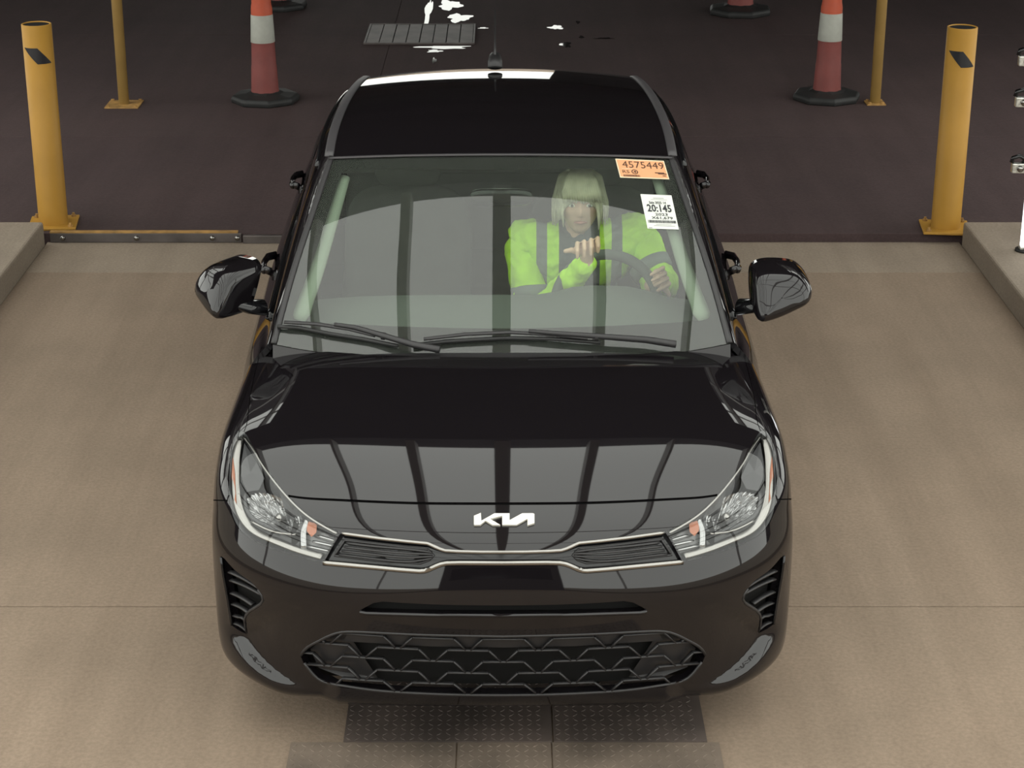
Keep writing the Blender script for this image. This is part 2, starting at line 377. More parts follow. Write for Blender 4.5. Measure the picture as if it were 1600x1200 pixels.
# ---- floor drain grate
a = floor_at(577, 69, STEP); b_ = floor_at(735, 40, STEP)
t = empty('drain_grate', ((a.x + b_.x) / 2, a.y, STEP)); tag(t, 'rectangular slatted drain grate let into the dark hall floor', 'grate')
gw = b_.x - a.x + .06; gd = b_.y - a.y
MB().box((-gw / 2, 0, .001), (gw / 2, gd, .003)).build('pit', M['void'], t)
fm = MB(); fm.box((-gw / 2 - .015, -.015, .001), (-gw / 2, gd + .015, .014)); fm.box((gw / 2, -.015, .001), (gw / 2 + .015, gd + .015, .014)); fm.box((-gw / 2, -.015, .001), (gw / 2, 0, .014)); fm.box((-gw / 2, gd, .001), (gw / 2, gd + .015, .014))
fm.build('frame', M['steel'], t)
ns = 8
for i in range(ns): MB().box((-gw / 2 + gw / ns * i + .004, .002, .003), (-gw / 2 + gw / ns * (i + 1) - .004, gd - .002, .011 + .001 * (i % 2))).build('slat', M['steel'], t)

# ---- puddles
def puddle(px0, px1, py, ph, seed):
    r = random.Random(seed); c0 = floor_at((px0 + px1) / 2, py, STEP); e = floor_at(px1, py, STEP); f2 = floor_at((px0 + px1) / 2, py - ph, STEP)
    rx = (e.x - c0.x); ry = max(.02, (f2.y - c0.y) / 2)
    vs = [(0, 0, .0015)]; n = 28
    ph_ = [r.uniform(0, 6.28) for _ in range(4)]
    for k in range(n):
        a = 2 * math.pi * k / n; q = 1 + .22 * math.sin(3 * a + ph_[0]) + .16 * math.sin(5 * a + ph_[1]) + .1 * math.sin(9 * a + ph_[2])
        vs.append((rx * q * math.cos(a), ry * q * math.sin(a), .0015))
    o = mesh('puddle', vs, [(0, 1 + k, 1 + (k + 1) % n) for k in range(n)], M['water']); o.location = (c0.x, c0.y, STEP)
    tag(o, 'small shiny puddle of water on the dark floor behind the car', 'puddle', 'puddles behind the car')
for i, q in enumerate([(656, 732, 74, 5), (700, 735, 28, 12), (664, 674, 20, 40), (686, 720, 8, 14), (696, 712, 47, 8), (858, 880, 43, 6), (876, 892, 70, 8), (668, 690, 80, 4), (662, 690, 48, 5), (748, 762, 44, 2),
                       (930, 958, 60, 2), (905, 912, 58, 4), (722, 740, 55, 10), (675, 682, 95, 8), (900, 906, 35, 4)]):
    puddle(*q, i)

# ---- lamp stand on the right-hand kerb, mostly out of frame
M['lampwhite'] = mat('lit_white_panel', (.95, .97, 1.0), .4, emit=1.6)
M['alu'] = mat('cast_aluminium', (.62, .62, .58), .3, .8, var=.3, var_scale=60)
k = 3.07
pb = floor_at(1592, 392, .13)
t = empty('lamp_stand', pb); tag(t, 'lit white lamp panel standing on the kerb with metal clamps above it', 'lamp stand')
MB().box((.09, -.02, .05), (.13, .02, 1.6)).build('upright', M['beam'], t, bevel=.004)
zc = [at(1585, q, pb.y - CARY).z - .13 for q in (255, 152, 88)]
xc = [at(p_, q, pb.y - CARY).x - pb.x + .02 for p_, q in ((1586, 255), (1592, 152), (1597, 88))]
MB().box((.0, -.03, .03), (.30, .0, zc[0] - .045)).build('light_panel', M['lampwhite'], t, bevel=.004)
MB().box((-.004, -.034, .015), (.304, .004, .03)).build('panel_frame', M['alu'], t, bevel=.003)
MB().lathe([(.05, 0), (.05, .012), (.03, .02)], 16, (.03, 0, 0), True, True).build('foot', M['rubber'], t, True)
for z, x_ in zip(zc, xc):
    MB().box((x_ - .045, -.05, z - .04), (.12, -.015, z + .01)).build('clamp', M['alu'], t, bevel=.005)
    MB().tube([(x_ - .005, -.052, z - .015), (x_ - .005, -.060, z - .015)], .017, 14).build('clamp_knob', M['chrome'], t, True)
    MB().tube([(x_ - .045, -.03, z + .012), (x_ - .04, -.03, z + .035), (x_ - .01, -.03, z + .045), (x_ + .02, -.03, z + .03), (x_ + .012, -.03, z + .008)], .012, 8).build('clamp_hook', M['gloss'], t, True)
# ---- unseen dark block ahead of the lane, shaped for its reflection in the bumper
t = empty('reflection_block', (0, -7, 0)); tag(t, 'unseen dark block ahead of the car, shaped for its bumper reflection', 'reflection block')
MB().box((-2.5, -1.2, 0), (2.5, 1.2, 2.4)).build('block_body', M['wallm'], t, bevel=.05)
MB().box((-2.1, 1.2, 1.1), (2.1, 1.23, 2.0)).build('block_pane', M['gloss'], t)
MB().box((-2.6, -1.35, 2.4), (2.6, 1.35, 2.52)).build('block_top', M['beam'], t, bevel=.03)
# ------------------------------------------------------------------ the car: master surfaces
car = empty('car', (0, CARY, 0), .0045)
tag(car, 'black sedan with chrome-edged grille parked in the lane, driver inside', 'car')
class Surf:
    """tensor-product cubic spline sheet sampled densely: positions and normals"""
    def __init__(s, rows, mirror, nu=401, nv=401, flip=False, approx=False):
        P = np.array(rows, float)                      # (nv, nu, 3), u from the centre outwards
        if mirror:
            L = P[:, :0:-1].copy(); L[..., 0] *= -1; P = np.concatenate([L, P], 1)
        du = np.linalg.norm(np.diff(P, axis=1), axis=2).mean(0); dv = np.linalg.norm(np.diff(P, axis=0), axis=2).mean(1)
        uk = np.r_[0, np.cumsum(du)]; vk = np.r_[0, np.cumsum(dv)]
        u0 = uk[len(uk) // 2] if mirror else 0
        s.lu = uk[-1] - u0; s.lv = vk[-1]; s.vk = vk / vk[-1]; s.uk = (uk - u0) / s.lu
        tu = np.linspace(u0, uk[-1], nu); tv = np.linspace(0, vk[-1], nv)
        if approx:      # smooth sheet drawn towards its control points
            ku = np.arange(len(uk)); kv = np.arange(len(vk))
            su = spline(uk, ku[:, None].astype(float))(tu)[:, 0].clip(0, len(uk) - 1); sv = spline(vk, kv[:, None].astype(float))(tv)[:, 0].clip(0, len(vk) - 1)
            A = bspline(P, sv); s.P = bspline(A.transpose(1, 0, 2), su).transpose(1, 0, 2)
        else:
            A = spline(vk, P)(tv); s.P = spline(uk, A.transpose(1, 0, 2))(tu).transpose(1, 0, 2)   # (nv, nu, 3)
        s.mirror, s.flip = mirror, flip; s.normals()
    def normals(s):
        mirror, flip, nu, nv = s.mirror, s.flip, s.P.shape[1], s.P.shape[0]
        gu = np.gradient(s.P, axis=1); gv = np.gradient(s.P, axis=0)
        if mirror: gu[:, 0] = np.stack([np.abs(gu[:, 0, 0]), 0 * gu[:, 0, 0], 0 * gu[:, 0, 0]], 1)
        N = np.cross(gu, gv); N /= np.maximum(np.linalg.norm(N, axis=2, keepdims=True), 1e-9)
        s.N = -N if flip else N
        s.nu, s.nv = nu, nv
    def ev(s, uv):
        uv = np.atleast_2d(np.asarray(uv, float)); a = np.clip(uv[:, 0], 0, 1) * (s.nu - 1); b = np.clip(uv[:, 1], 0, 1) * (s.nv - 1)
        i = np.minimum(a.astype(int), s.nu - 2); j = np.minimum(b.astype(int), s.nv - 2); fa = (a - i)[:, None]; fb = (b - j)[:, None]
        def g(T): return (T[j, i] * (1 - fa) + T[j, i + 1] * fa) * (1 - fb) + (T[j + 1, i] * (1 - fa) + T[j + 1, i + 1] * fa) * fb
        n = g(s.N); return g(s.P), n / np.linalg.norm(n, axis=1, keepdims=True)
    def bvh(s, st=2):
        iu = np.arange(0, s.nu, st); iv = np.arange(0, s.nv, st); Q = s.P[np.ix_(iv, iu)]; nu = len(iu); nv = len(iv)
        fs = [(j * nu + i, j * nu + i + 1, (j + 1) * nu + i + 1, (j + 1) * nu + i) for j in range(nv - 1) for i in range(nu - 1)]
        s.tree = BVHTree.FromPolygons([tuple(q) for q in Q.reshape(-1, 3)], fs); s.fs = (nu, nv, Q)
    EYE = Vector((0, -CARY, CAMH))
    def pick(s, px, py):
        """(u, v) where the sight line of a photo pixel meets the sheet"""
        d = (at(max(px, CX + .25), py, 0) - s.EYE).normalized()
        h, n, fi, _ = s.tree.ray_cast(s.EYE, d)
        if h is None:
            h, n, fi, _ = s.tree.find_nearest(s.EYE + d * 5.9)
        nu, nv, Q = s.fs; j, i = divmod(fi, nu - 1)
        a, b, c_ = Vector(Q[j, i]), Vector(Q[j, i + 1]), Vector(Q[j + 1, i]); e1 = b - a; e2 = c_ - a; r = h - a
        g11, g12, g22 = e1.dot(e1), e1.dot(e2), e2.dot(e2); q1, q2 = r.dot(e1), r.dot(e2); det = g11 * g22 - g12 * g12 or 1e-12
        return np.array([(i + min(1, max(0, (q1 * g22 - q2 * g12) / det))) / (nu - 1), (j + min(1, max(0, (q2 * g11 - q1 * g12) / det))) / (nv - 1)])
    def picks(s, pts): return np.array([s.pick(*p) for p in pts])
def inside(P, poly):
    x, y = P[:, 0], P[:, 1]; r = np.zeros(len(P), bool); n = len(poly)
    for i in range(n):
        x1, y1 = poly[i]; x2, y2 = poly[i - 1]
        c_ = ((y1 > y) != (y2 > y)); 
        with np.errstate(divide='ignore', invalid='ignore'): r ^= c_ & (x < (x2 - x1) * (y - y1) / (y2 - y1) + x1)
    return r
def panelize(S, regions, default, step, extra_edges=()):
    """cut the sheet into regions (ordered list of (name, uv polygon)); returns {name: (uv of triangles)}"""
    sc = np.array([S.lu, S.lv])
    V = []; E = []
    def addline(P, closed):
        P = np.asarray(P); Q = []
        m = len(P)
        for i in range(m if closed else m - 1):
            a, b = P[i], P[(i + 1) % m]; k = max(1, int(np.linalg.norm((b - a) * sc) / (step * .8)))
            for t in range(k): Q.append(a + (b - a) * t / k)
        if not closed: Q.append(P[-1])
        b0 = len(V); V.extend(Q); n = len(Q)
        for i in range(n if closed else n - 1): E.append((b0 + i, b0 + (i + 1) % n))
    addline([(0, 0), (1, 0), (1, 1), (0, 1)], True)
    for _, p in regions: addline(p, True)
    for p in extra_edges: addline(p, False)
    B = np.array(V)
    nx, ny = int(S.lu / step), int(S.lv / step)
    G = np.array([((i + .5 + (.25 if j % 2 else -.25)) / nx, (j + .5) / ny) for j in range(ny) for i in range(nx)])
    # keep grid points clear of the constraint points
    key = {}
    for b in B: key.setdefault((int(b[0] * S.lu / step), int(b[1] * S.lv / step)), []).append(b)
    keep = []
    for g in G:
        ci, cj = int(g[0] * S.lu / step), int(g[1] * S.lv / step); ok = True
        for di in (-1, 0, 1):
            for dj in (-1, 0, 1):
                for b in key.get((ci + di, cj + dj), ()):
                    if abs((b[0] - g[0]) * S.lu) + abs((b[1] - g[1]) * S.lv) < step * .6: ok = False
        if ok: keep.append(g)
    allp = np.concatenate([B, np.array(keep)]) * sc
    r = delaunay_2d_cdt([Vector(p) for p in allp], E, [], 0, 1e-7)
    VV = np.array([tuple(v) for v in r[0]]) / sc; T = np.array([f for f in r[2] if len(f) == 3])
    a = VV[T]; ar = np.cross((a[:, 1] - a[:, 0]) * sc, (a[:, 2] - a[:, 0]) * sc); T = T[np.abs(ar) > 1e-10]
    T = np.where((ar[np.abs(ar) > 1e-10] < 0)[:, None], T[:, ::-1], T)
    c_ = VV[T].mean(1); lab = np.full(len(T), -1)
    for i, (_, p) in reversed(list(enumerate(regions))): lab[inside(c_, p)] = i
    out = {}
    for i in range(-1, len(regions)):
        t = T[lab == i]
        if len(t):
            ids, inv = np.unique(t, return_inverse=True); nm = default if i < 0 else regions[i][0]
            uv, tt = VV[ids], inv.reshape(-1, 3)
            if nm in out: out[nm] = (np.r_[out[nm][0], uv], np.r_[out[nm][1], tt + len(out[nm][0])])
            else: out[nm] = (uv, tt)
    return out
def boundary(T):
    e = {}
    for t in T:
        for k in range(3):
            a, b = int(t[k]), int(t[(k + 1) % 3]); e[(a, b)] = 1
    return [(a, b) for (a, b) in e if (b, a) not in e]
def panel(name, S, uvt, m, parent, mirror=None, off=0.0, flange=0.0, relief=None):
    """a mesh from a region of a sheet. mirror: None right side only, 'both' welded, 'left' left only"""
    uv, T = uvt; P, N = S.ev(uv)
    if relief is not None: P = P + N * relief(uv, P)[:, None]
    P = P + N * off
    V = P.copy(); NN = N.copy(); F = [tuple(t) for t in T]
    if flange:
        acc = {}; es_ = []
        for a, b in boundary(T):
            if mirror and abs(P[a, 0]) < 1e-4 and abs(P[b, 0]) < 1e-4: continue
            o_ = np.cross(P[b] - P[a], N[a]); o_ /= max(np.linalg.norm(o_), 1e-9); es_.append((a, b))
            for q in (a, b): acc[q] = acc.get(q, 0) + o_
        ks = list(acc); n0 = len(V); ix = {q: n0 + i for i, q in enumerate(ks)}; m0 = len(ks)
        if ks:
            on = np.array([acc[q] for q in ks]); on /= np.maximum(np.linalg.norm(on, axis=1, keepdims=True), 1e-9)
            V = np.r_[V, P[ks], P[ks] - N[ks] * flange]; NN = np.r_[NN, on, on]
            F += [(ix[b], ix[a], ix[a] + m0, ix[b] + m0) for a, b in es_]
    if mirror == 'left': V = V * [-1, 1, 1]; NN = NN * [-1, 1, 1]; F = [f[::-1] for f in F]
    if mirror == 'both':
        n = len(V); V2 = V * [-1, 1, 1]; N2 = NN * [-1, 1, 1]; mp = {}
        F2 = []
        ctr = {i for i in range(n) if abs(V[i, 0]) < 1e-4}
        add = []; 
        for i in range(n):
            if i in ctr: mp[i] = i
            else: mp[i] = n + len(add); add.append(i)
        F2 = [tuple(mp[i] for i in f[::-1]) for f in F]
        V = np.r_[V, V2[add]]; NN = np.r_[NN, N2[add]]; F = F + F2
    me = bpy.data.meshes.new(name); me.from_pydata(V.tolist(), [], F); me.update()
    me.polygons.foreach_set('use_smooth', [True] * len(me.polygons))
    me.normals_split_custom_set_from_vertices(NN.tolist())
    return link(name, me, m, parent)
def bowl(name, S, uvt, depth, edge, m, parent, mirror=None, top=0.0):
    """the region pushed inwards: depth in the middle, flush at its rim"""
    uv, T = uvt; bd = boundary(T); ring = np.array(sorted({a for e in bd for a in e})); P, N = S.ev(uv)
    d = np.array([np.min(np.linalg.norm(P[ring] - p, axis=1)) for p in P]); w_ = np.clip(d / edge, 0, 1); w_ = w_ * w_ * (3 - 2 * w_)
    V = P - N * (top + depth * w_)[:, None]
    F = [tuple(t) for t in T]
    if mirror == 'left': V = V * [-1, 1, 1]; F = [f[::-1] for f in F]
    return mesh(name, V, F, m, parent, True)

# front sheet: rows from the bumper lip up over the nose and hood to the cowl; columns from the centre to the wheel arch
ROWS = [
 # lip underside
 [(0,.15,.165),(.2,.15,.165),(.4,.155,.165),(.53,.17,.165),(.66,.22,.165),(.755,.31,.165),(.815,.40,.165),(.83,.455,.165),(.83,.49,.165),(.82,.53,.165)],
 [(0,.085,.20),(.2,.09,.20),(.4,.10,.20),(.54,.122,.20),(.67,.175,.20),(.77,.262,.20),(.838,.365,.20),(.856,.43,.20),(.858,.465,.20),(.855,.49,.20)],
 [(0,.052,.26),(.2,.058,.26),(.4,.08,.265),(.545,.118,.27),(.675,.18,.27),(.778,.268,.27),(.842,.365,.27),(.861,.425,.27),(.864,.455,.27),(.862,.477,.27)],
 [(0,.035,.36),(.2,.043,.36),(.4,.072,.36),(.55,.120,.36),(.675,.195,.355),(.775,.293,.35),(.842,.385,.35),(.863,.435,.35),(.866,.46,.35),(.866,.478,.35)],
 [(0,.012,.46),(.2,.02,.46),(.4,.052,.46),(.55,.106,.46),(.675,.186,.455),(.775,.286,.45),(.843,.380,.45),(.866,.44,.45),(.870,.475,.45),(.870,.505,.45)],
 [(0,-.008,.55),(.2,.001,.55),(.4,.034,.55),(.55,.089,.55),(.675,.170,.548),(.775,.268,.545),(.843,.372,.54),(.868,.445,.54),(.872,.51,.535),(.872,.55,.53)],
 [(0,.006,.63),(.2,.015,.625),(.4,.048,.615),(.55,.103,.608),(.675,.182,.605),(.775,.282,.60),(.842,.385,.60),(.869,.465,.595),(.874,.55,.59),(.874,.60,.578)],
 [(0,.024,.694),(.2,.034,.687),(.4,.07,.668),(.545,.126,.655),(.67,.207,.65),(.765,.303,.65),(.835,.405,.65),(.866,.49,.65),(.875,.60,.63),(.875,.66,.622)],
 [(0,.042,.744),(.2,.052,.740),(.4,.091,.733),(.535,.152,.729),(.655,.236,.729),(.752,.330,.729),(.828,.431,.724),(.864,.519,.714),(.876,.648,.680),(.876,.73,.652)],
 [(0,.185,.798),(.2,.195,.795),(.38,.228,.787),(.51,.28,.78),(.63,.345,.774),(.73,.415,.772),(.813,.495,.768),(.858,.57,.755),(.876,.70,.71),(.877,.80,.668)],
 [(0,.455,.885),(.2,.462,.883),(.4,.480,.875),(.55,.505,.864),(.67,.537,.851),(.755,.573,.836),(.812,.612,.825),(.856,.665,.796),(.876,.765,.735),(.877,.88,.668)],
 [(0,.72,.928),(.2,.725,.926),(.4,.735,.919),(.57,.748,.904),(.69,.765,.881),(.765,.785,.858),(.811,.803,.843),(.852,.84,.808),(.874,.89,.735),(.876,.985,.642)],
 [(0,1.0,.938),(.2,1.01,.937),(.4,1.045,.931),(.57,1.09,.918),(.685,1.13,.898),(.752,1.158,.872),(.80,1.175,.856),(.845,1.185,.818),(.870,1.17,.73),(.872,1.11,.55)],
 [(0,1.27,.935),(.2,1.275,.935),(.4,1.285,.93),(.57,1.295,.917),(.68,1.30,.90),(.748,1.305,.884),(.797,1.305,.868),(.843,1.305,.825),(.868,1.305,.68),(.858,1.305,.26)],
]
F = Surf(ROWS, True, 501, 601, approx=True)
def relief(curve, h, half, taper):
    """raise the sheet by h on the low side of a line drawn on the bumper, ramping over 2*half (photo pixels)"""
    q = F.P.reshape(-1, 3); Y = q[:, 1] + CARY; hz = CAMH - q[:, 2]; d = Y * CP + hz * SP; v = Y * SP - hz * CP
    X = np.stack([CX + FPX * q[:, 0] / d, 600 - FPX * v / d], 1); C = smooth_line(curve, 60)
    best = np.full(len(X), 1e9); sgn = np.zeros(len(X)); tt = np.zeros(len(X))
    for i in range(len(C) - 1):
        a, b = C[i], C[i + 1]; e = b - a; w_ = X - a; k = np.clip((w_ @ e) / (e @ e), 0, 1); r = w_ - k[:, None] * e; dd = np.linalg.norm(r, axis=1)
        cr = e[0] * w_[:, 1] - e[1] * w_[:, 0]; m = dd < best; best[m] = dd[m]; sgn[m] = np.sign(cr[m]); tt[m] = (i + k[m]) / (len(C) - 1)
    sd = best * sgn; w_ = np.clip((sd + half) / (2 * half), 0, 1); w_ = w_ * w_ * (3 - 2 * w_)
    vis = (F.N.reshape(-1, 3)[:, 1] < .3); fade = np.clip((q[:, 1] < .44) * 1.0, 0, 1)
    dip = -(1 - w_) * np.exp(-(np.minimum(sd + half, 0) / 55.0) ** 2)
    F.P = (q + F.N.reshape(-1, 3) * (h * dip * np.interp(tt, [0, taper, 1 - taper, 1], [0, 1, 1, 0]) * (q[:, 2] < .5) * vis)[:, None]).reshape(F.P.shape); F.normals()
relief([(1045,1101),(1085,1094),(1115,1081),(1150,1060),(1180,1033),(1202,1003),(1215,972)], .024, 11, .12)
F.bvh()
HEAD = [(1042,831),(1055,855),(1068,878),(1092,873),(1120,865),(1145,857),(1163,850),(1182,840),(1197,828),(1207,812),(1212,797),(1215,772),(1215,750),(1214,728),(1212,707),(1207,688),(1203,677),(1197,671),(1190,674),(1183,684),(1167,713),(1153,735),(1138,755),(1123,773),(1110,786),(1095,800),(1070,815)]
HEAD = [tuple(p) for p in smooth_line(HEAD[2:] , 70)] + [tuple(p) for p in poly_line([HEAD[-1], HEAD[0], HEAD[2]], 12)[1:-1]]
C_TOP = [(786.5,863),(820,863),(855,862),(877,860.5),(885,858),(892,855),(899,851.5),(905,849),(940,845.5),(980,841),(1038,833)]
C_BOT = [(786.5,880),(820,879.8),(855,879.5),(875,880),(883,881.5),(890,884),(897,887),(903,890),(910,892),(917,892.5),(950,890),(992,886),(1030,882.5),(1067,879)]
GRILLE = C_TOP + [(1041,833.5),(1066,877)] + C_BOT[::-1]
LOWG = [(786.5,995),(860,993.5),(950,990.5),(1020,987),(1042,988),(1058,993),(1080,1004),(1098,1016),(1103,1024),(1098,1036),(1086,1052),(1072,1064),(1050,1070),(1000,1078),(930,1084),(860,1087),(786.5,1088)]
SLOT = [(786.5,946),(900,944),(975,939.5),(990,942),(1005,950),(1012,955),(1000,958),(900,961),(786.5,962)]
VENT = [(1227,868),(1221,872),(1205,890),(1180,908),(1168,921),(1160,938),(1173,948),(1187,957),(1187,973),(1187,990),(1199,984),(1210,976),(1215,950),(1221,915),(1226,885)]
def uvpoly(pts):
    q = F.picks(pts); 
    for i, p in enumerate(pts):
        if abs(p[0] - 786.5) < .6: q[i, 0] = 0
    return q
HOODCUT = [(786.5,787),(850,786.8),(920,786),(1000,783),(1060,780),(1110,776),(1122,774)]
SHUT = [(1190,674),(1185,660),(1183,645),(1181,625),(1175,595),(1167,563),(1160,541)]
REAR = [(1160,541),(1139,531),(1100,543.5),(1060,549),(1000,553.5),(900,557),(786.5,558)]
hi = [p for p in HEAD[:70] if p[1] < 774 and p[0] < 1191]          # headlamp inner edge, tip first
hoodp = uvpoly(HOODCUT + hi[::-1] + SHUT + REAR[1:])
rear_uv = uvpoly(REAR[::-1]); shut_uv = uvpoly(SHUT)
ho = [p for p in HEAD[:70] if p[0] >= 1190 and p[1] < 782]           # outer edge below the tip
ho_uv = uvpoly(ho)
vs_seam = F.pick(1216, 781)[1]; seam_out = F.pick(1238, 781)
fender = np.concatenate([uvpoly([(1215.5, 781)]), ho_uv, shut_uv[1:], [[shut_uv[-1][0], 1.0]], [[1, 1]], [[1, seam_out[1] + .012]], [seam_out]])
def strip(P, w_=.0022):
    """thin uv ribbon along a line, for a panel gap"""
    P = np.asarray(P); sc = np.array([F.lu, F.lv]); Q = P * sc; t = np.gradient(Q, axis=0); t /= np.linalg.norm(t, axis=1, keepdims=True); n = np.stack([-t[:, 1], t[:, 0]], 1)
    a = (Q + n * w_) / sc; b = (Q - n * w_) / sc; a[:, 0] = np.maximum(a[:, 0], 0); b[:, 0] = np.maximum(b[:, 0], 0)
    for i in range(len(P)):
        if P[i, 0] < 1e-6: a[i, 0] = b[i, 0] = 0
    return np.concatenate([a, b[::-1]])
regs = [('panel_gap', strip(uvpoly(smooth_line(HOODCUT, 40)), .0034)), ('panel_gap', strip(np.concatenate([uvpoly(smooth_line(SHUT, 14)), [[shut_uv[-1][0] - .001, .995]]]), .0022)),
        ('panel_gap', strip(np.concatenate([uvpoly([(1216, 781), (1227, 781)]), [seam_out], [[1, seam_out[1] + .012]]]), .0017)),
        ('headlight', uvpoly(HEAD)), ('grille', uvpoly(GRILLE)), ('low', uvpoly(LOWG)), ('slot', uvpoly(SLOT)), ('vent', uvpoly(VENT)),
        ('hood', hoodp), ('fender', fender), ('cowl', np.concatenate([rear_uv, [[shut_uv[-1][0], shut_uv[-1][1]]], [[shut_uv[-1][0], 1]], [[0, 1]]]))]
PF = panelize(F, regs, 'bumper', .0125)
panel('hood', F, PF['hood'], M['paint'], car, 'both', flange=.02)
bump = panel('front_bumper', F, PF['bumper'], M['paint'], car, 'both', flange=.03)
for s_ in (None, 'left'): panel('front_fender', F, PF['fender'], M['paint'], car, s_, flange=.025)
panel('cowl_panel', F, PF['cowl'], M['plastic'], car, 'both', off=-.012)
panel('panel_gap', F, PF['panel_gap'], M['gap'], car, 'both', off=-.006)
def pt(px, py, off=0.0, S=None):
    P, N = (S or F).ev([(S or F).pick(px, py)]); return Vector(P[0] + N[0] * off)
def pts(L, off=0.0, S=None, left=False, n=None, smooth=True):
    L = (smooth_line(L, n) if smooth else poly_line(L, n)) if n else L
    r = [pt(p[0], p[1], off, S) for p in L]
    return [Vector((-v.x, v.y, v.z)) for v in r] if left else r
def both(L):  return [(2 * CX - p[0], p[1]) for p in L[:0:-1]] + list(L)
def pts2(L, off=0.0, n=40, smooth=False):
    R = pts(L, off, n=n, smooth=smooth); return [Vector((-v.x, v.y, v.z)) for v in R[:0:-1]] + R

# ---- upper grille
g = panel('upper_grille', F, PF['grille'], M['gloss'], car, 'both', off=-.012)
for s_ in (1, -1):
    ins = [(905,857),(940,853.5),(1036,842),(1052,868),(990,876),(917,881),(903,876),(896,868)]
    # openwork insert: dark pocket with slats
    pv = [pt(*p, -.010) for p in ins]; c0 = sum(pv, Vector()) / len(pv)
    me = mesh('grille_pocket', [Vector((v.x * s_, v.y, v.z)) for v in pv], [tuple(range(len(pv))) if s_ > 0 else tuple(reversed(range(len(pv))))], M['void'], g)
    for k in range(4):
        f_ = (k + .5) / 4; a = np.array([(897 + 6 * abs(f_ - .5), 860 + 14 * f_), (925, 855 + 25 * f_), (985, 849 + 28 * f_), (1030 + 16 * f_, 843.5 + 26 * f_)])
        MB().tube(pts(list(a), -.008, n=12, left=s_ < 0), [(.0035, .006)] * 12, 6).build('grille_slat', M['plastic'], g, True)
    fr_ = ins + [ins[0]]
    MB().tube(pts(poly_line(fr_, 60), -.009, left=s_ < 0), .0035, 6).build('insert_frame', M['plastic'], g, True)
MB().tube(pts2(C_TOP, .002, 60), [(.0052, .006)] * 999, 8).build('chrome_strip', M['chrome'], g, True) if False else None
def chrome(L, ra, off):
    P = pts2(L, off, 44); MB().tube(P, [(ra, ra * .8)] * len(P), 10).build('chrome_strip', M['chrome'], g, True)
chrome(C_TOP, .0058, -.001); chrome(C_BOT, .0075, .001)
# ---- lower grille with its trapezoid lattice
lg = panel('lower_grille', F, PF['low'], M['void'], car, 'both', off=-.045)
PL = np.array(both(LOWG))
def clip_line(a, b, poly, n=24):
    t = np.linspace(0, 1, n); P = np.array(a) * (1 - t[:, None]) + np.array(b) * t[:, None]; k = inside(P, poly)
    runs = []; cur = []
    for p, q in zip(P, k):
        if q: cur.append(p)
        elif cur: runs.append(cur); cur = []
    if cur: runs.append(cur)
    return [r for r in runs if len(r) > 2]
lat = MB()
def curve(px, py): return py - 10.5 * ((px - CX) / 256.0) ** 2
per, flat, slope = 110.0, 64.0, 18.0
rowsy = [1001, 1019, 1036.5, 1054, 1071.5, 1087]
def latbar(a, b, r=.0036):
    a = (a[0], curve(*a)); b = (b[0], curve(*b))
    for run in clip_line(a, b, PL, max(6, int(abs(b[0] - a[0]) / 3) + 4)):
        k = [run[0], run[len(run) // 2], run[-1]]
        MBs = MB(); MBs.tube([pt(q[0], q[1], -.008) if q[0] >= CX else Vector((-pt(2 * CX - q[0], q[1], -.008).x, *pt(2 * CX - q[0], q[1], -.008)[1:])) for q in k], [(r, r * 2.4)] * 3, 6)
        MBs.build('lattice_bar', M['plastic'], lg, True)
for k in range(5):
    y0, y1 = rowsy[k], rowsy[k + 1]; ph = 0 if k % 2 == 0 else per / 2
    for i in range(-4, 5):
        c0 = CX + i * per + ph
        latbar((c0 - flat / 2, y0), (c0 + flat / 2, y0)); latbar((c0 + flat / 2, y0), (c0 + flat / 2 + slope, y1 - 1)); latbar((c0 - flat / 2, y0), (c0 - flat / 2 - slope, y1 - 1))
# blanking plates behind the lattice
for s_ in (1, -1):
    for q in ([(1035,994),(1075,1006),(1094,1020),(1080,1050),(1030,1068),(985,1066),(1010,1030)],):
        vv = [pt(*p, -.022) for p in q]; mesh('blanking_plate', [Vector((v.x * s_, v.y, v.z)) for v in vv], [tuple(range(len(vv)))], M['plastic'], lg)
vv = pts2([(786.5,997),(900,995.5),(1030,990),(1050,1003),(1000,1010),(900,1016),(786.5,1017)][:3], -.012, 12); v2 = pts2([(786.5,1017),(900,1015),(1040,1006)], -.014, 12)
mesh('grille_top_plate', vv + v2[:len(vv)], [(i, i + 1, len(vv) + i + 1, len(vv) + i) for i in range(min(len(vv), len(v2)) - 1)], M['plastic'], lg, True)
P_ = pts2(LOWG[:9], -.002, 40, True); MB().tube(P_, .005, 6).build('grille_rim', M['plastic'], lg, True)
P_ = pts2(LOWG[:8:-1], -.004, 40, True); MB().tube(P_, .005, 6).build('grille_rim', M['plastic'], lg, True)
# ---- slot above the lower grille, with its lit lip
sl = panel('bumper_slot', F, PF['slot'], M['void'], car, 'both', off=-.03)
lipl = [(786.5,961),(900,960),(1000,957),(1010,955)]
P_ = pts2(lipl, .002, 30); MB().tube(P_, [(.006, .007)] * len(P_), 12).build('slot_lip', M['paint'], sl, True)
